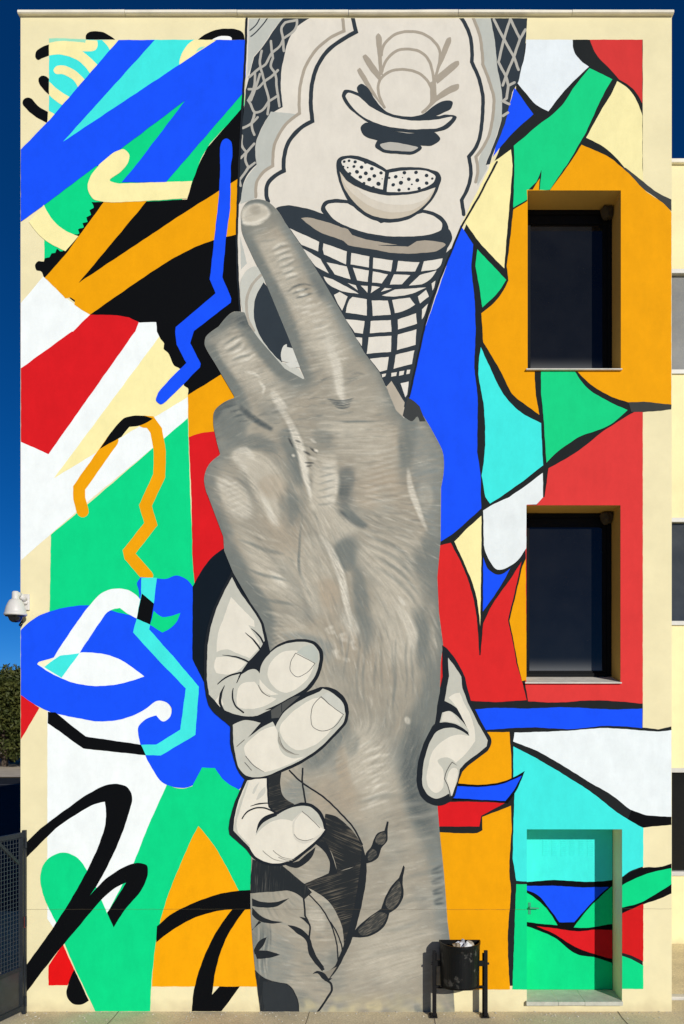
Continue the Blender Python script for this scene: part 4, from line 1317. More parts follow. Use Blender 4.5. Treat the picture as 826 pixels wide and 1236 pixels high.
for k in range(9):
    B("d" if k % 2 else "l", 1.6, 4, .34, "T:%d,%d %d,%d~ %d,%d" % (530 + k * 5, 480 + k * 17, 620 + k * 4, 510 + k * 20, 690 + k * 4, 580 + k * 22))
B("l", 16, 12, .6, "T:570,660 640,720~ 680,860")
B("h", 7, 6, .5, "T:640,720 690,800~ 690,880")
B("d", 6, 7, .65, "T:690,720 722,800~ 715,920")
B("h", 2.5, 2.5, .8, "T:640,690 668,718")
# little finger side, forearm
B("d", 14, 11, .85, "T:95,520 140,640~ 200,730~ 235,800")
B("l", 10, 9, .6, "T:130,480 210,590~ 300,700")
B("h", 4, 4, .75, "T:235,620 262,645 290,665")
B("h", 2, 2, .6, "T:225,600 255,620 290,640")
for k in range(7):
    B("d" if k % 2 else "l", 1.8, 2.6, .5, "T:%d,%d %d,%d~ %d,%d" % (110 + k * 16, 460 + k * 48, 180 + k * 14, 492 + k * 44, 260 + k * 12, 520 + k * 40))
for k in range(6):
    B("d", 1.2, 2, .5, "T:%d,%d %d,%d" % (45 + k * 6, 410 + k * 15, 70 + k * 6, 445 + k * 15))
for k in range(8):
    B("l", 1.6, 2.4, .5, "T:%d,%d %d,%d~ %d,%d" % (235, 760 + k * 14, 290, 765 + k * 10, 360 + k * 5, 790 + k * 9))
B("c", 10, 9, .6, "Y:50,20 110,30 190,60 210,110")
for k in range(9):
    B("h", 2, 3, .45, "T:%d,%d %d,%d" % (405 + (k * 37) % 90, 800 + (k * 23) % 110, 430 + (k * 37) % 90, 785 + (k * 29) % 120))
for k in range(10):
    x = 270 + (k * 53) % 280
    B("d", 1.2, 2, .32, "Y:%d,%d %d,%d" % (x, 10 + (k * 41) % 60, x - 14 + (k % 3) * 8, 170 + (k * 67) % 110))
B("d", 22, 16, .75, "Y:555,100 540,220~ 500,330~ 480,450~ 500,560~ 545,640~ 560,800")
B("D", 12, 14, .6, "Y:500,300 480,440~ 500,560~ 550,660")
B("c", 12, 12, .5, "Y:545,700 575,860 590,990")
for k in range(8):
    B("D", 1.2, 2, .55, "Y:%d,%d %d,%d" % (535 + k * 2, 790 + k * 16 - 9 * (k % 2), 575 + k, 770 + k * 17))
B("l", 22, 10, .6, "Y:320,320 300,420~ 330,520")
for k in range(13):
    B("h", 1.4, 2.2, .5, "Y:%d,%d %d,%d" % (300 + (k * 17) % 40, 390 + k * 16, 350 + (k * 29) % 60, 360 + k * 16 + (k % 3) * 5))
B("w", 8, 8, .6, "Y:255,380 262,480~ 290,560")
B("d", 8, 8, .45, "Y:290,330 285,420")
B("h", 5, 4, .55, "Y:455,300 475,292")
B("d", 16, 10, .7, "Y:262,260 240,330~ 180,400~ 120,450")
B("c", 16, 12, .6, "R:190,60 250,110 300,150")
B("w", 26, 18, .5, "R:330,60 400,120 480,220")
for k in range(22):
    x, y = 300 + (k * 71) % 250, 560 + k * 28
    B("d" if k % 3 == 0 else "l", 2.2, 4, .25, "Y:%d,%d %d,%d~ %d,%d" % (x, y, x + 70, y - 16, x + 150, y - 22 - (k % 4) * 6))
B("l", 30, 24, .45, "Y:330,1010 450,1090~ 500,1130")
B("d", 14, 12, .7, "R:60,700 75,850~ 105,980")
B("c", 30, 20, .5, "R:120,750 150,930 230,1000")
B("d", 8, 9, .5, "R:420,850 425,920")
B("d", 12, 12, .5, "R:265,1090 300,1120")
B("h", 10, 9, .4, "R:330,640 360,760")
for k in range(14):
    x = 60 + (k * 9) % 60
    B("D" if k % 2 else "l", 1, 1.4, .35, "R:%d,%d %d,%d" % (x, 720 + (k * 37) % 160, x + 5, 840 + (k * 37) % 160))
base = np.clip((gv - 1196) / 18, 0, 1) * np.clip(0.55 + 0.35 * fbm(3, 21), 0, 1)
blend(base * 0.7, "o")
fine = dict(wmin=0.4, wmax=0.9, lmin=8, lmax=22, op=(.08, .24), sft=(.35, .8))
hairs(330, 285, 440, 250, 480, list("hhld"), **fine)
hairs(330, 248, 400, 380, 600, list("hhldD"), **fine)
hairs(430, 350, 540, 480, 690, list("hhld"), **fine)
hairs(430, 255, 540, 600, 800, list("hhld"), **fine)
hairs(260, 340, 540, 760, 920, list("hhld"), **fine)
hairs(330, 340, 545, 890, 1215, list("hhld"), **fine)
# the painter's last, crisper pass: pull tones apart where they meet
canvas = canvas + 0.42 * (canvas - box_blur(box_blur(canvas, 3), 3)) + 0.3 * (canvas - box_blur(canvas, 1))
# the bristle marks themselves
tex = 1 + 0.013 * STRK + 0.008 * STRK2 + 0.008 * fbm(2, 31)
_mid = np.array([158.0, 152.0, 138.0])
canvas = np.clip((_mid + (canvas - _mid) * 1.10) * tex[..., None], 0, 255)

def hand_material():
    m = bpy.data.materials.new("hand_paint")
    nt, b = nodes_of(m)
    b.inputs["Roughness"].default_value = 0.75
    b.inputs["Specular IOR Level"].default_value = 0.05
    tc = stucco(nt, b)
    at = nt.nodes.new("ShaderNodeAttribute")
    at.attribute_name = "brushwork"
    vary(nt, tc, at.outputs["Color"], b.inputs["Base Color"], 0.05, 60.0, 3.0)
    return m

def painted_grid(name, loop, step, mat):
    u0, u1 = loop[:, 0].min() - step, loop[:, 0].max() + step
    v0, v1 = loop[:, 1].min() - step, loop[:, 1].max() + step
    nu, nv = int((u1 - u0) / step) + 2, int((v1 - v0) / step) + 2
    V_, U_ = np.mgrid[0:nv, 0:nu]
    pts = np.column_stack([u0 + U_.ravel() * step, v0 + V_.ravel() * step])
    ins = winding(pts, loop)
    g = ins.reshape(nv, nu)
    cell = g[:-1, :-1] | g[1:, :-1] | g[:-1, 1:] | g[1:, 1:]
    r, c = np.nonzero(cell)
    i00 = r * nu + c
    quads = np.column_stack([i00, i00 + nu, i00 + nu + 1, i00 + 1])
    used = np.unique(quads)
    out = used[~ins[used]]
    _, near = poly_dist(pts[out], loop)
    pts[out] = near
    remap = -np.ones(len(pts), int)
    remap[used] = np.arange(len(used))
    quads = remap[quads]
    pts = pts[used]
    bb = (pts[:, 0].min(), pts[:, 1].min(), pts[:, 0].max(), pts[:, 1].max())
    y = -(0.001 + LAYER_STEP * layer_for(bb))
    verts = np.column_stack([FX(pts[:, 0]), np.full(len(pts), y), FZ(pts[:, 1])])
    me = bpy.data.meshes.new(name)
    me.vertices.add(len(verts))
    me.vertices.foreach_set("co", verts.ravel())
    me.loops.add(len(quads) * 4)
    me.loops.foreach_set("vertex_index", quads.ravel())
    me.polygons.add(len(quads))
    me.polygons.foreach_set("loop_start", np.arange(len(quads)) * 4)
    me.update(calc_edges=True)
    fx = np.clip(pts[:, 0] - CU0 - 0.5, 0, CW - 1.001)
    fy = np.clip(pts[:, 1] - CV0 - 0.5, 0, CH - 1.001)
    ix, iy = fx.astype(int), fy.astype(int)
    tx, ty = (fx - ix)[:, None], (fy - iy)[:, None]
    col = canvas[iy, ix] * (1 - tx) * (1 - ty) + canvas[iy, ix + 1] * tx * (1 - ty) + canvas[iy + 1, ix] * (1 - tx) * ty + canvas[iy + 1, ix + 1] * tx * ty
    lin = np.clip(s2l(col) / GAIN, 0, 1)
    at = me.attributes.new("brushwork", 'FLOAT_COLOR', 'POINT')
    at.data.foreach_set("color", np.column_stack([lin, np.ones(len(lin))]).ravel())
    me.materials.append(mat)
    return link(bpy.data.objects.new(name, me), MURAL_ROOT)

painted_grid("painted_grey_hand", HAND, 1.15, hand_material())["label"] = "huge grey painted hand pointing upwards"

# dark blot between thumb joint and cup
P("dark_blot", (62, 64, 64), "C8:358,545 368,490 385,455 420,480~ 440,500 470,575 440,575 430,550~ 405,572~")
K("ink_line", SLATE, 6, "C8:330,385 372,465 368,500")
# ------------------------------------------------------------------ inked tattoo on the forearm
STR1 = streak_paint("tattoo_streaks_slanted", (42, 45, 47), (136, 126, 110), 16, 90, 40, 0.54, 0.84)
STR2 = streak_paint("tattoo_streaks_upright", (40, 44, 47), (104, 102, 96), 86, 90, 30, lo=0.56, hi=0.9)
STR3 = streak_paint("tattoo_streaks_falling", (42, 45, 47), (130, 120, 104), -24, 90, 40, 0.54, 0.84)
INKD = (38, 42, 46)
P("tattoo_leaf", STR3, "R:385,205 430,215~ 500,270~ 560,360~ 580,440 470,470 440,485 430,430~ 400,370~ 340,345 375,300")
P("tattoo_leaf", STR1, "R:580,430 578,500~ 565,590~ 540,700~ 512,800~ 470,890~ 430,960~ 395,1000 365,980 375,955 400,950~ 440,915~ 468,850~ 470,770~ 440,680~ 390,610~ 310,560 280,540 400,488 440,480 500,465")
P("tattoo_leaf", INKD, "R:560,350 578,420~ 580,500~ 567,590~ 540,710~ 512,800~ 470,890~ 430,960~ 395,1000 460,860~ 500,740~ 530,600~ 548,480~")
P("tattoo_band", STR2, "R:40,420 100,440 180,450 290,540 322,578 285,612 260,590~ 220,572~ 130,575~ 30,582 32,500")
P("tattoo_band", INKD, "R:335,345 385,335 420,410~ 442,487 400,492 405,430~ 385,390~")
P("tattoo_band", INKD, "R:195,447 260,428 338,362 325,405~ 290,442~ 250,461~")
P("tattoo_band", STR1, "R:112,20 180,-5 172,60~ 185,120~ 240,160 155,205 120,180 112,100")
P("tattoo_shade", (140, 134, 121), "R:400,950 375,955 368,980 395,1000 440,930")
P("tattoo_blot", INKD, "R:325,965 345,950~ 372,955~ 400,985 420,985 395,1003 370,985~ 350,962~")
P("tattoo_line", INKD, "R:205,732 260,745~ 310,790~ 328,850~ 378,930 372,952 308,870~ 290,800~ 250,770~")
P("tattoo_line", INKD, "R:262,692 290,700~ 314,742 286,712~")
for s in ("R:38,605 80,622~ 130,625~ 215,605 150,645~ 90,650~ 38,642", "R:38,648 90,695~ 185,718 130,725~ 70,712~ 38,682", "R:38,757 70,713 82,720 38,752", "R:46,850 70,810~ 108,790 90,830~ 50,872", "R:48,855 110,855~ 172,873 110,890~ 62,893"):
    P("tattoo_spike", INKD, s)
K("tattoo_line", INKD, 8, "R:215,0 250,35~ 300,75~ 370,120~ 450,195~ 510,260~ 560,350", "R:278,-10 276,40~ 292,152")
K("tattoo_line", INKD, 8, "R:283,608 290,690", "R:290,690 312,740~ 310,800~ 330,860~ 378,942")
K("tattoo_line", INKD, 6, "R:300,580 380,670~ 430,780~ 447,912")
K("tattoo_line", INKD, 6, "R:410,720 450,790~ 466,860~ 460,895")
K("tattoo_line", INKD, 10, "R:385,992 412,1012~ 416,1040~ 390,1085~ 350,1143")
P("tattoo_blot", STR2, "R:52,945 100,985~ 160,1003~ 210,1015~ 250,1070~ 262,1144 78,1144")
P("tattoo_blot", (50, 54, 57), "R:90,1000 160,1006~ 205,1018~ 244,1070~ 256,1140 110,1140~")
for s in ("R:578,390~ 600,365~ 615,330~ 630,300~ 665,285 678,240 686,243 680,285~ 680,330~ 650,370~ 635,415~ 600,435~ 580,440", "R:525,760~ 550,730~ 600,690~ 650,655 670,600~ 700,545~ 735,510 755,450 762,458 752,530~ 755,600~ 730,645~ 690,675 670,730~ 620,775~ 570,790~ 512,790"):
    P("tattoo_pod", INKD, s)
POD = streak_paint("tattoo_pod_shading", (62, 63, 62), (112, 106, 95), 35, 70, 6, 0.45, 0.7)
for s in ("R:588,400~ 606,372~ 622,378~ 630,395~ 610,420~ 592,428~", "R:628,345~ 622,330~ 640,302~ 665,292~ 674,325~ 655,352~", "R:540,762~ 570,725~ 640,672~ 676,680~ 660,725~ 610,768~ 555,780~", "R:672,640~ 690,580~ 735,525~ 745,580~ 728,630~ 690,660~"):
    P("tattoo_pod", POD, s)

# ------------------------------------------------------------------ the pale gripping hand (fingers on the left, thumb on the right)
P("gripping_fingers", OUT, "E5:208,120 245,203~ 332,323~ 367,385 384,460 398,520 440,486~ 500,465~ 570,461~ 627,478~ 660,520~ 662,565~ 642,640~ 592,715~ 530,752 560,733 650,698 700,703~ 752,733~ 785,785~ E6:780,110~ 767,170~ 722,222~ 602,342~ 482,422~ 372,472 282,498 284,690 328,722 420,685 480,663 540,670~ 602,713~ 638,790~ 637,852~ 592,907~ 502,987~ 432,1037~ 340,1060~ 250,1047~ 178,1002~ 148,962 38,862 33,830~ 58,700~ 98,600 133,520 98,480~ 68,400~ 48,330~ 43,190 8,160 E5:98,800~ 78,740 68,660 73,480~ 83,420~ 108,330~ 148,240~")
P("finger", SKING, "E5:208,152 250,230~ 320,327~ 354,387 370,465 393,532 440,499~ 500,479~ 570,475~ 616,490~ 641,525~ 644,560~ 626,633~ 576,703~ 510,744~ 440,783 370,816 E6:300,83 210,123 150,128~ 60,110~ 0,85 px:252.5,838 E5:92,720 83,660 89,480~ 99,420~ 124,330~ 162,240~")
P("finger_light", SKINL, "E5:203,250 260,310~ 318,368 322,400 290,390 345,480 340,510 295,555 230,530~ 190,512~ 132,525 140,430~ 165,360~")
P("finger_light", SKINL, "E5:130,552 200,550~ 280,578 250,610~ 200,635~ 130,630 120,600~")
P("finger_light", SKINL, "E5:232,740~ 250,690~ 320,672 345,700~ 400,748 430,757 380,790~ 300,808~ 240,798~")
P("finger_light", SKINL, "E5:385,640~ 400,580~ 450,530~ 530,517 620,580 590,650~ 540,700~ 470,728~ 410,690~")
P("finger_light", SKINL, "E5:345,660 400,715~ 440,735 400,741 350,700~")
P("finger_light", SKINL, "E5:125,770 172,692 155,750~ 165,790~ 150,800")
P("nail", (186, 190, 180), "E5:530,527 560,502 615,492~ 639,530 634,575 620,579")
K("ink_line", (96, 96, 92), 3, "E5:525,530 500,580~ 500,620~ 530,648~ 570,635~ 622,582 525,530")
P("finger_gap", OUT, "E5:345,515 370,470 386,470 398,530 360,580~ 345,632 330,612~ 290,615 255,637 237,652 290,572")
K("ink_line", OUT, 8, "E5:305,408,3 340,440~ 366,482,9", "E5:275,430,3 320,470~ 352,515,9", "E5:160,540,2 230,550~ 297,577,9", "E5:138,685,5 180,650~ 252,628,9", "E5:252,632 233,678,4", "E5:172,692,3 152,740,13~ 150,780,13~ 175,826", "E5:215,705,4 210,740~ 225,790~ 265,826")
K("ink_line", (120, 118, 110), 6, "E5:340,690,3 360,725~ 397,748,3")
P("finger_gap", OUT, "E6:55,172 130,145 150,130~ 210,130 296,90 300,140 347,135 325,187 300,160~ 240,190~ 160,252 240,165 180,150")
P("tattoo_band", (82, 83, 81), "E6:296,90 360,50 440,5 480,-3 370,98 346,135 300,140")
K("ink_line", OUT, 4, "E6:364,50 362,100")
P("finger", SKING, "E6:60,180 130,152~ 232,168 150,262 235,200~ 308,160 325,190 370,112~ 440,52~ 520,7 600,-28 px:390,831 402,837~ 411,846~ 416,857~ E6:759,110~ 749,163~ 708,212~ 598,323~ 478,403~ 350,462~ 250,502~ 180,505~ 142,497 102,458~ 80,390~ 67,320~ 60,230")
P("finger_light", SKINL, "E6:130,320~ 170,270~ 250,210~ 320,187 335,215~ 340,290~ 370,360~ 430,388~ 505,375 400,430~ 260,475 200,440~ 150,390~")
P("finger_light", SKINL, "E6:350,205~ 400,130~ 500,50~ 560,17 610,7 743,112 680,200~ 560,310~ 450,335~ 380,280~")
P("nail", (200, 199, 188), "E6:612,2 700,80~ 745,112 757,108 748,50~ 700,0~ 650,-22~")
K("ink_line", (96, 96, 92), 4, "E6:605,7 560,60~ 545,130~ 560,195~ 620,218~ 680,200~ 743,122", "E6:608,4,6 680,68~ 748,116,4")
K("ink_line", (160, 155, 142), 10, "E6:345,225,4 350,290~ 395,345~ 470,365,4")
K("ink_line", (110, 108, 102), 5, "E6:140,375 200,440~ 252,472,2", "E6:135,415 175,462", "E6:85,315 132,273", "E6:350,255,3 375,320~ 440,360,3")
P("finger", SKINL, "E6:150,527 200,517 275,514 280,690 320,727 250,755~ 215,800~ 205,852 232,802~ 330,742~ 420,697~ 480,684~ 540,692~ 588,732~ 620,795~ 622,843~ 578,898~ 488,973~ 420,1022~ 340,1042~ 260,1032~ 190,988~ 162,940 62,838 77,720~ 112,610~")
P("finger_shade", SKING, "E6:82,720 115,625~ 150,530 160,532 125,640~ 98,730~ 82,800~ 90,850 165,930 160,940 62,838")
P("finger_shade", (204, 201, 189), "E6:178,605 200,560~ 225,535 205,580~ 190,610")
P("finger_shade", (204, 201, 189), "E6:205,650 225,600~ 262,565 260,600~ 225,640~")
P("finger_shade", SKING, "E6:200,870 205,852 232,802~ 330,742~ 420,697~ 480,684~ 540,692~ 588,732~ 620,795~ 622,830 600,820 490,722 440,765 430,780 380,768~ 330,772~ 245,820~")
P("nail", (212, 206, 192), "E6:428,830~ 440,770~ 490,720 632,832 600,875~ 545,910~ 490,918~ 448,892~")
P("nail_light", SKINL, "E6:440,822~ 452,772~ 490,727 622,832 598,860~ 540,893~ 492,900~ 455,878~")
K("ink_line", (110, 108, 102), 4, "E6:490,718 545,765~ 600,820", "E6:440,862,3 470,890~ 520,900~ 560,888,2")
K("ink_line", OUT, 9, "E6:118,765,7 150,720~ 220,695~ 280,705~ 332,732,9", "E6:170,685,3 220,672~ 285,668,6", "E6:205,850,3 230,802~ 330,742,8", "E6:275,510 277,600~ 285,690 325,728")
K("ink_line", (150, 146, 135), 5, "E6:245,965 320,1018~ 410,1030,2", "E6:310,962 370,1005~ 445,1015,2", "E6:345,1005 390,1022 430,1022")
# thumb
P("gripping_thumb", OUT, "J:247,50 275,68 340,150~ 402,270 414,330 442,430 502,550 557,650 580,690~ 577,725~ 552,767 422,867 382,907 362,960 332,1072 300,1112 230,1137~ 170,1127~ 108,1082~ 78,1010~ 73,940~ 88,820~ 128,700~ 178,600 198,580 213,460 223,400 250,260")
P("thumb", SKING, "J:285,135 330,190~ 375,262 383,340 420,440 480,560 555,695 548,735 400,850 365,890 350,970 310,1072 288,1055 250,1078~ 200,1088~ 150,1063~ 117,1010~ 112,930~ 132,800~ 167,700~ 212,632~ 270,612~ 330,610~ 380,632~ 428,664 420,638 340,585~ 270,572~ 230,574 246,507 300,497~ 350,532~ 422,618 402,560~ 342,472~ 290,440~ 262,428 292,260")
P("thumb_light", SKINL, "J:288,405 330,378~ 365,370 395,440~ 440,530~ 465,620~ 470,700 400,790~ 340,845 280,810~ 215,830~ 250,890~ 258,960~ 245,1025~ 205,1050~ 160,1020~ 140,950~ 155,860~ 180,770~ 250,700~ 350,655~ 430,667 424,625 370,520~ 330,450~")
P("thumb_light", (216, 210, 196), "J:255,505 300,500~ 345,545~ 375,590 330,575~ 240,565")
P("nail_light", SKINL, "J:320,880~ 345,885~ 350,930 335,1000 312,1072 297,1030 276,960 290,910")
K("ink_line", (100, 99, 94), 6, "J:345,862,2 315,842 275,905~ 262,955 290,1020~ 300,1072,8")
# shrinkage joint across the foot of the wall
K("wall_joint", (104, 94, 72), 0.17, "px:25.5,1097.3 300,1097 560,1097.4 636,1097.4", cap=False)
K("wall_joint", (104, 94, 72), 0.2, "px:751,1096.8 811,1097", cap=False)
# ------------------------------------------------------------------ side wing
WING_Y = 3.1
WS = DIST / (DIST + WING_Y)
def WZ(v): return CAM_Z + (866.0 - v) / 100.0 / WS
wing = empty("side_wing", (3.98, WING_Y, 0))
tag(wing, "cream side wing set back to the right of the painted building", "building")
wx0, wx1 = 0.012, 9.0
wz_top = WZ(199)
bands = [(WZ(452), WZ(325)), (WZ(755), WZ(625)), (WZ(1057), WZ(927))]
M_WING = wall_material("wing_render", (244, 231, 182))
bm = bmesh.new()
zc = 0.0
for (z0, z1) in bands[::-1]:
    add_box(bm, wx0, wx1, 0, 4.0, zc, z0)
    add_box(bm, wx0, wx0 + 0.03, 0, 4.0, z0 + 0.0005, z1 - 0.0005)
    for k in range(1, 5):
        add_box(bm, wx0 + k * 2.0 - 0.2, wx0 + k * 2.0 + 0.2, 0.0, 4.0, z0 + 0.0005, z1 - 0.0005)
    zc = z1
add_box(bm, wx0, wx1, 0, 4.0, zc, wz_top)
bm_obj("wall", bm, M_WING, wing)
box("coping", wx0, wx1 + 0.05, -0.06, 4.05, wz_top + 0.002, wz_top + 0.07, M_COPING, wing, 0.015)
M_WFRAME = plain("grey_aluminium", (0.55, 0.55, 0.53), 0.45, 0.0, amount=0.1)
M_BLIND = plain("pale_blind_glass", (0.20, 0.205, 0.20), 0.15, amount=0.3, scale=2)
M_DIM = plain("dim_blind_glass", (0.045, 0.05, 0.052), 0.12, amount=0.4, scale=2)
M_NIGHT = plain("black_glass", (0.004, 0.005, 0.006), 0.08)
for bi, (z0, z1) in enumerate(bands):
    for k in range(4):
        xa = wx0 + 0.03 + (0.0 if k == 0 else k * 2.0 + 0.17)
        xb = wx0 + (k + 1) * 2.0 - 0.2
        bm = bmesh.new()
        f = 0.07
        add_box(bm, xa + 0.001, xb - 0.001, -0.02, 0.10, z1 - f, z1 - 0.001, 0.006)
        add_box(bm, xa + 0.001, xb - 0.001, -0.03, 0.10, z0 + 0.001, z0 + f, 0.006)
        add_box(bm, xa + 0.001, xa + 0.022, 0.02, 0.10, z0 + f, z1 - f)
        add_box(bm, xb - 0.05, xb - 0.001, 0.02, 0.10, z0 + f, z1 - f)
        w = bm_obj("window", bm, M_WFRAME, wing)
        bm = bmesh.new()
        add_box(bm, xa + 0.022, xb - 0.05, 0.06, 0.07, z0 + f, z1 - f)
        bm_obj("pane", bm, (M_BLIND, M_DIM, M_NIGHT)[bi], w)

# ------------------------------------------------------------------ litter bin on two posts
BINY = -0.17
def at_u(u, y): return CAM_X + (FX(u) - CAM_X) * (DIST + y) / DIST
def at_v(v, y): return CAM_Z + (FZ(v) - CAM_Z) * (DIST + y) / DIST
M_BLK = plain("black_bin_enamel", (0.006, 0.006, 0.007), 0.5, 0.0, amount=0.4, scale=14, bump=0.05, bscale=30, spec=0.22)
M_BLKIN = plain("bin_inside", (0.010, 0.010, 0.010), 0.7)
def scuffed():
    m = bpy.data.materials.new("scuffed_bin_enamel")
    nt, b = nodes_of(m)
    b.inputs["Roughness"].default_value = 0.45
    b.inputs["Specular IOR Level"].default_value = 0.22
    tc = nt.nodes.new("ShaderNodeTexCoord")
    n = nt.nodes.new("ShaderNodeTexNoise")
    n.inputs["Scale"].default_value = 16
    n.inputs["Detail"].default_value = 6
    nt.links.new(tc.outputs["Object"], n.inputs["Vector"])
    g = nt.nodes.new("ShaderNodeTexNoise")
    g.inputs["Scale"].default_value = 4.2
    nt.links.new(tc.outputs["Object"], g.inputs["Vector"])
    mu = nt.nodes.new("ShaderNodeMath")
    mu.operation = 'MULTIPLY'
    nt.links.new(n.outputs["Fac"], mu.inputs[0])
    nt.links.new(g.outputs["Fac"], mu.inputs[1])
    mr = nt.nodes.new("ShaderNodeMapRange")
    mr.inputs["From Min"].default_value = 0.345
    mr.inputs["From Max"].default_value = 0.42
    nt.links.new(mu.outputs[0], mr.inputs["Value"])
    mx = nt.nodes.new("ShaderNodeMix")
    mx.data_type = 'RGBA'
    mx.inputs["A"].default_value = (0.004, 0.005, 0.006, 1)
    mx.inputs["B"].default_value = (0.07, 0.068, 0.06, 1)
    nt.links.new(mr.outputs["Result"], mx.inputs["Factor"])
    nt.links.new(mx.outputs["Result"], b.inputs["Base Color"])
    return m
bx_l, bx_r = at_u(531.5, BINY - 0.1), at_u(580.5, BINY - 0.1)
bcx, bhw = (bx_l + bx_r) / 2, (bx_r - bx_l) / 2
bz0, bz1 = at_v(1195, BINY - 0.15), at_v(1135, BINY)
litter_bin = empty("litter_bin", (bcx, BINY, 0))
tag(litter_bin, "black metal litter bin on two posts beside the painted wall", "litter bin")
def d_shape(r, n=22):
    pts = [(-r, 0.03), (-r, 0.0)]
    pts += [(-r * math.cos(math.pi * i / n), -0.31 * r / bhw * math.sin(math.pi * i / n)) for i in range(1, n)]
    pts += [(r, 0.0), (r, 0.03)]
    return pts
bm = bmesh.new()
outer, inner = d_shape(bhw), [(x * 0.965, y * 0.965 if y < 0 else y - 0.008) for x, y in d_shape(bhw)]
rings = []
for (shape, z, k) in ((outer, bz0, 0.93), (outer, bz0 + 0.02, 0.96), (outer, bz1 - 0.03, 1.0), (outer, bz1 - 0.028, 1.025), (outer, bz1, 1.025), (inner, bz1, 1.0), (inner, bz0 + 0.05, 0.95)):
    rings.append([bm.verts.new((x * k, y * k * (0.62 if z < bz0 + 0.04 else 1.0), z)) for x, y in shape])
n = len(outer)
for A, B_ in zip(rings, rings[1:]):
    for i in range(n):
        j = (i + 1) % n
        bm.faces.new((A[i], A[j], B_[j], B_[i]))
bm.faces.new(rings[0])
bm.faces.new(rings[-1])
bm_obj("bucket", bm, scuffed(), litter_bin)
for sgn, u0, u1 in ((-1, 522.0, 526.0), (1, 584.0, 588.5)):
    xa, xb = at_u(u0, BINY) - bcx, at_u(u1, BINY) - bcx
    bm = bmesh.new()
    add_box(bm, xa, xb, -0.035, -0.005, 0.012, at_v(1146.5, BINY), 0.003)
    add_box(bm, xa - sgn * 0.012, xb - sgn * 0.012, 0.03, 0.055, 0.012, at_v(1150, BINY + 0.05), 0.003)
    post = bm_obj("post", bm, M_BLK, litter_bin)
    box("foot_plate", min(xa, xb) - 0.035 , max(xa, xb) + 0.02, -0.07, 0.09, 0.001, 0.014, M_BLK, post, 0.003)
    bm = bmesh.new()
    xs0, xs1 = sorted((sgn * (bhw - 0.01), (xa + xb) / 2))
    add_box(bm, xs0, xs1, -0.03, -0.008, bz0 - 0.02, bz0 + 0.012, 0.002)
    add_box(bm, xs0, xs1, -0.03, -0.008, bz1 - 0.30, bz1 - 0.235, 0.002)
    bm_obj("bracket", bm, M_BLK, post)
    bm = bmesh.new()
    add_tube(bm, (xb if sgn > 0 else xa, -0.02, bz1 - 0.27), ((xb if sgn > 0 else xa) + sgn * 0.018, -0.02, bz1 - 0.27), 0.014, 8)
    bm_obj("bolt", bm, M_BLK, post)
# lower rim bar
bm = bmesh.new()
add_box(bm, -bhw - 0.02, bhw + 0.03, -0.03, -0.01, bz0 - 0.022, bz0 - 0.003, 0.002)
bm_obj("cross_bar", bm, M_BLK, litter_bin)
# rubbish heaped in the bucket
fill = bmesh.new()
bmesh.ops.create_grid(fill, x_segments=14, y_segments=10, size=0.5)
for v in fill.verts:
    x, y = v.co.x * 2 * bhw * 0.9, v.co.y * 0.26 - 0.14
    if abs(x) > 0.01:
        y = max(y, -0.28 * math.sqrt(max(0.0, 1 - (x / bhw) ** 2)) + 0.01)
    v.co = Vector((x, y, bz1 - 0.075 + random.uniform(-0.015, 0.015)))
ob = bm_obj("rubbish", fill, plain("old_rubbish", (0.10, 0.085, 0.065), 0.9, amount=0.6, scale=20), None)
ob.location = (bcx, BINY, 0)
tag(ob, "brownish rubbish filling the black litter bin", "rubbish")
LIT = [(-0.06, -0.20, 0.050, (0.20, 0.15, 0.09), "crumpled brown paper scrap lying left in the litter bin"),
       (-0.01, -0.17, 0.055, (0.62, 0.65, 0.70), "crumpled white wrapper in the middle of the litter bin"),
       (0.06, -0.24, 0.062, (0.72, 0.72, 0.70), "pale crumpled plastic bag at the front of the litter bin"),
       (0.10, -0.14, 0.050, (0.42, 0.38, 0.30), "tan crumpled paper cup sticking up from the litter bin"),
       (0.02, -0.08, 0.048, (0.30, 0.33, 0.38), "grey crumpled foil at the back of the litter bin")]
for (lx, ly, r, col, lab) in LIT:
    bm = bmesh.new()
    bmesh.ops.create_icosphere(bm, subdivisions=2, radius=r)
    for v in bm.verts:
        k = random.uniform(0.62, 1.25)
        v.co = Vector((v.co.x * k, v.co.y * k * 0.8, v.co.z * k * 1.1))
    o = bm_obj("crumpled_litter", bm, plain("litter_%d" % int(col[0] * 100), col, 0.55, amount=0.3, scale=40), None)
    o.location = (bcx + lx, BINY + ly, bz1 - 0.02)
    tag(o, lab, "litter")

# ------------------------------------------------------------------ dome camera on its wall bracket
cc = empty("dome_security_camera", (FX(31.5), -0.0, FZ(728)))
tag(cc, "white dome security camera on a bracket at the wall's left edge", "camera")
M_CW = plain("camera_white", (0.66, 0.64, 0.60), 0.45, amount=0.06)
M_CB = plain("camera_dome", (0.008, 0.009, 0.011), 0.08)
bm = bmesh.new()
add_box(bm, -0.055, 0.052, -0.028, -0.001, -0.088, 0.105, 0.008)
bm_obj("wall_plate", bm, M_CW, cc)
cx_, cy_ = -0.062, -0.15
bm = bmesh.new()
path = [Vector((0.0, -0.03, 0.03)), Vector((-0.03, -0.10, 0.08)), Vector((cx_, cy_, 0.09))]
for p, q in zip(path, path[1:]):
    add_tube(bm, p, q, 0.034, 12)
add_tube(bm, path[0], path[0] + Vector((0.0, 0.03, -0.03)), 0.045, 12)
bm_obj("arm", bm, M_CW, cc, True)
bm = bmesh.new()
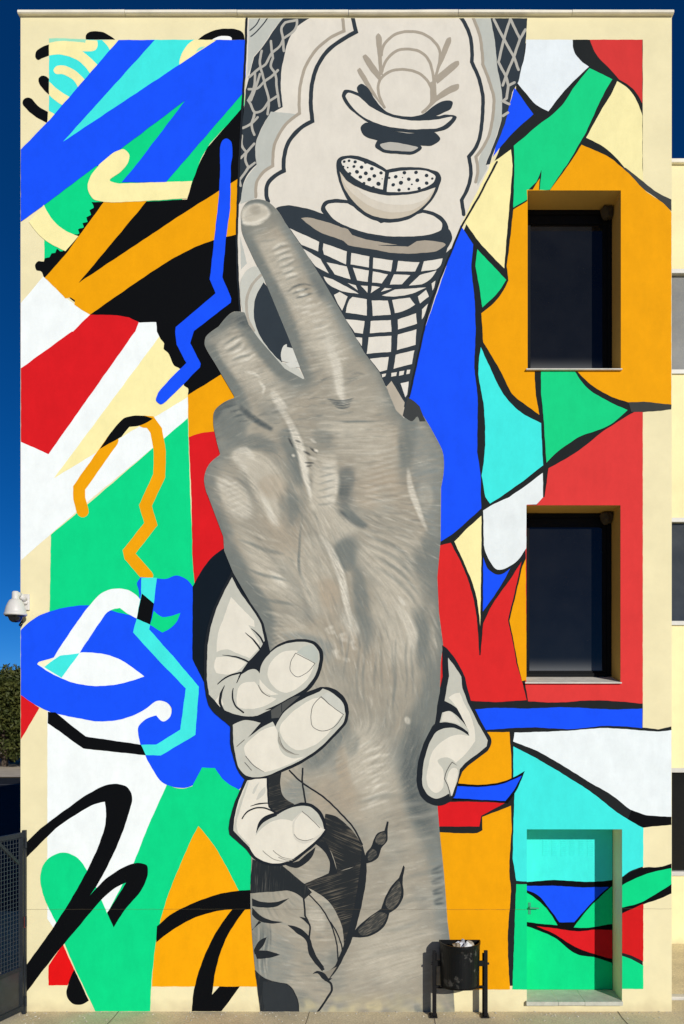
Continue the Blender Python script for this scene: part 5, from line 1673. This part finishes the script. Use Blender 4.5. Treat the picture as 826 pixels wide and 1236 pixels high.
add_lathe(bm, [(0, 0.125), (0.028, 0.122), (0.040, 0.108), (0.042, 0.04), (0.046, 0.03), (0.046, 0.02), (0, 0.02)], (cx_, cy_, 0), 20)
bm_obj("collar", bm, M_CW, cc, True)
bm = bmesh.new()
add_lathe(bm, [(0, 0.032), (0.045, 0.030), (0.072, 0.012), (0.092, -0.025), (0.110, -0.07), (0.121, -0.115), (0.122, -0.135), (0.128, -0.138), (0.132, -0.150), (0.130, -0.166), (0.104, -0.170), (0, -0.170)], (cx_, cy_, 0), 32)
bm_obj("housing", bm, M_CW, cc, True)
bm = bmesh.new()
add_lathe(bm, [(0.118, -0.166), (0.118, -0.178), (0.085, -0.182), (0.080, -0.20), (0.066, -0.228), (0.040, -0.245), (0, -0.250)], (cx_, cy_, 0), 28)
bm_obj("dome", bm, M_CB, cc, True)
bm = bmesh.new()
add_tube(bm, (-0.04, -0.02, -0.235), (-0.05, -0.05, -0.275), 0.018, 10)
add_tube(bm, (-0.02, -0.01, -0.09), (-0.04, -0.02, -0.235), 0.006, 6)
bm_obj("cable_gland", bm, M_CB, cc, True)

# ------------------------------------------------------------------ open steel gate at the left corner
M_GATE = plain("gate_grey_paint", (0.022, 0.027, 0.033), 0.5, 0.0, amount=0.25, scale=10, spec=0.2)
M_GATE2 = plain("gate_sheet_paint", (0.030, 0.035, 0.042), 0.35, 0.0, amount=0.45, scale=4, spec=0.35)
M_WIRE = plain("gate_wire", (0.040, 0.050, 0.060), 0.5, amount=0.1)
gx, gy = FX(33.0), -0.08
gate = empty("steel_gate", (gx, gy, 0))
tag(gate, "open grey steel gate with wire mesh and a solid lower panel", "gate")
bm = bmesh.new()
add_box(bm, -0.025, 0.018, -0.02, 0.03, 0.0, FZ(1001), 0.004)
gp = bm_obj("hinge_post", bm, M_GATE, gate)
for v in (1016, 1110, 1205):
    bm = bmesh.new()
    add_tube(bm, (0.024, -0.02, FZ(v) - 0.06), (0.024, -0.02, FZ(v) + 0.06), 0.014, 10)
    bm_obj("hinge", bm, M_GATE, gp)
box("latch", 0.004, 0.02, -0.028, -0.02, FZ(1117), FZ(1104), plain("latch_red", (0.22, 0.04, 0.03), 0.5), gp)
GA = math.radians(196 + 57)     # leaf swings towards the viewer
gd = Vector((math.cos(GA), math.sin(GA), 0))
GL, GZ0, GZ1, GZM = 1.75, 0.06, FZ(1003.5), FZ(1165)
def gpt(s, z, off=0.0): return gd * (0.03 + s) + Vector((gd.y, -gd.x, 0)) * off + Vector((0, 0, z))
def gbar(name, a, b, w, t, parent=gate, mat=M_GATE):
    bm = bmesh.new()
    add_bar(bm, a, b, w, t)
    return bm_obj(name, bm, mat, parent)
gbar("top_rail", gpt(0.0, GZ1 - 0.025), gpt(GL, GZ1 - 0.025), 0.055, 0.04)
gbar("bottom_rail", gpt(0.0, GZ0 + 0.025), gpt(GL, GZ0 + 0.025), 0.06, 0.04)
gbar("middle_rail", gpt(0.05, GZM), gpt(GL - 0.05, GZM), 0.05, 0.038)
gbar("stile", gpt(0.025, GZ0 + 0.055), gpt(0.025, GZ1 - 0.053), 0.04, 0.05)
gbar("stile", gpt(GL - 0.025, GZ0 + 0.055), gpt(GL - 0.025, GZ1 - 0.053), 0.04, 0.05)
gbar("corner_brace", gpt(0.07, GZ1 - 0.36), gpt(0.42, GZ1 - 0.06), 0.035, 0.03)
gbar("corner_brace", gpt(GL - 0.07, GZ1 - 0.36), gpt(GL - 0.42, GZ1 - 0.06), 0.035, 0.03)
bm = bmesh.new()
add_bar(bm, gpt(0.05, (GZ0 + GZM) / 2 + 0.015), gpt(GL - 0.05, (GZ0 + GZM) / 2 + 0.015), GZM - GZ0 - 0.08, 0.006)
bm_obj("lower_panel", bm, M_GATE2, gate)
bm = bmesh.new()
s = 0.06
while s < GL - 0.05:
    add_bar(bm, gpt(s, GZM + 0.02), gpt(s, GZ1 - 0.05), 0.0045, 0.0045)
    s += 0.05
z = GZM + 0.05
while z < GZ1 - 0.05:
    add_bar(bm, gpt(0.04, z, 0.004), gpt(GL - 0.04, z, 0.004), 0.0045, 0.0045)
    z += 0.05
tag(bm_obj("wire_mesh", bm, M_WIRE, gate), kind="stuff")

# ------------------------------------------------------------------ trees across the road
def leaf_mat(name, c1, c2):
    m = bpy.data.materials.new(name)
    nt, b = nodes_of(m)
    b.inputs["Roughness"].default_value = 0.6
    b.inputs["Specular IOR Level"].default_value = 0.25
    oi = nt.nodes.new("ShaderNodeTexCoord")
    n = nt.nodes.new("ShaderNodeTexNoise")
    n.inputs["Scale"].default_value = 1.7
    n.inputs["Detail"].default_value = 6
    nt.links.new(oi.outputs["Object"], n.inputs["Vector"])
    mr = nt.nodes.new("ShaderNodeMapRange")
    mr.inputs["From Min"].default_value = 0.35
    mr.inputs["From Max"].default_value = 0.65
    nt.links.new(n.outputs["Fac"], mr.inputs["Value"])
    mx = nt.nodes.new("ShaderNodeMix")
    mx.data_type = 'RGBA'
    mx.inputs["A"].default_value = tuple(c1) + (1,)
    mx.inputs["B"].default_value = tuple(c2) + (1,)
    nt.links.new(mr.outputs["Result"], mx.inputs["Factor"])
    nt.links.new(mx.outputs["Result"], b.inputs["Base Color"])
    return m
M_LEAF = leaf_mat("pine_leaf", (0.026, 0.040, 0.008), (0.080, 0.085, 0.018))
M_BARK = plain("bark", (0.09, 0.065, 0.045), 0.9, amount=0.4, scale=9, bump=0.5, bscale=20)

def make_tree(name, loc, h, rad, seed, label):
    g = np.random.default_rng(seed)
    root = empty(name, loc)
    tag(root, label, "tree", "trees across the road")
    bm = bmesh.new()
    pts = [Vector((0, 0, 0)), Vector((0.1, 0.05, h * 0.2)), Vector((-0.1, 0.1, h * 0.45)), Vector((0.05, 0, h * 0.75))]
    rr = [0.26, 0.2, 0.14, 0.06]
    for i in range(3):
        add_tube(bm, pts[i], pts[i + 1], rr[i], 10, rr[i + 1])
    blobs = []
    for k in range(24):
        a = k * 2.4 + g.uniform(-.4, .4)
        z0 = h * g.uniform(0.06, 0.6)
        r = rad * g.uniform(0.45, 0.9)
        z1 = z0 + h * g.uniform(0.03, 0.28)
        e = Vector((math.cos(a) * r, math.sin(a) * r, min(z1, h * 0.85)))
        add_tube(bm, Vector((0, 0, z0)), e, 0.07, 6, 0.02)
        blobs.append((e, rad * g.uniform(0.34, 0.5)))
    blobs.append((Vector((0, 0, h * 0.86)), rad * 0.45))
    for k in range(9):
        a = g.uniform(0, 6.28)
        blobs.append((Vector((math.cos(a) * rad * g.uniform(.2, .75), math.sin(a) * rad * g.uniform(.2, .75), h * g.uniform(.55, .9))), rad * g.uniform(0.25, 0.42)))
    bm_obj("trunk", bm, M_BARK, root)
    vs, fs = [], []
    for (c, r) in blobs:
        for _ in range(620):
            d = g.standard_normal(3)
            d /= np.linalg.norm(d)
            p = np.array(c) + d * r * (g.uniform(0.45, 1.08)) * np.array([1, 1, 0.75])
            if p[2] < 0.25 or p[2] > h:
                continue
            u = g.standard_normal(3); u /= np.linalg.norm(u)
            w = np.cross(u, g.standard_normal(3)); w /= np.linalg.norm(w) + 1e-9
            s = g.uniform(0.07, 0.15)
            b = len(vs)
            vs += [tuple(p - u * s * 1.5), tuple(p + w * s * .6), tuple(p + u * s * 1.5), tuple(p - w * s * .6)]
            fs.append((b, b + 1, b + 2, b + 3))
    mesh_obj("crown", vs, fs, M_LEAF, root)

make_tree("broad_tree", (-26.6, 51.5, 0.03), 7.4, 3.3, 1, "bushy dark green tree rising beside the building's left edge")
make_tree("broad_tree", (-31.5, 50.6, 0.03), 7.0, 3.2, 2, "bushy green tree reaching in from the left edge of the picture")
make_tree("broad_tree", (-21.4, 52.5, 0.03), 7.6, 3.4, 3, "tall bushy tree standing behind the painted building's corner")
make_tree("broad_tree", (-28.6, 57.5, 0.03), 7.2, 3.6, 4, "dense dark tree behind the front row across the road")

# ------------------------------------------------------------------ grit along the foot of the wall
gv_, gf_ = [], []
for k in range(420):
    x = random.uniform(-4.0, 4.6)
    y = -abs(random.gauss(0, 0.16)) - 0.012 if k < 300 else -random.uniform(0.02, 0.6)
    if y < -0.62:
        continue
    s = random.choice((0.004, 0.006, 0.006, 0.009, 0.013))
    b = len(gv_)
    a = random.uniform(0, 3.14)
    ca_, sa_ = math.cos(a) * s, math.sin(a) * s
    gv_ += [(x - ca_, y - sa_, 0), (x + sa_, y - ca_, 0), (x + ca_ * 1.3, y + sa_, 0), (x - sa_, y + ca_, 0), (x + random.uniform(-.4, .4) * s, y, s * random.uniform(.7, 1.2))]
    gf_ += [(b, b + 1, b + 4), (b + 1, b + 2, b + 4), (b + 2, b + 3, b + 4), (b + 3, b, b + 4)]
grit = mesh_obj("grit", gv_, gf_, plain("pale_grit", (0.60, 0.55, 0.44), 0.9, amount=0.6, scale=30))
grit.location = (0, 0, 0.0005)
tag(grit, "pale grit and pebbles scattered along the foot of the wall", "grit", kind="stuff")
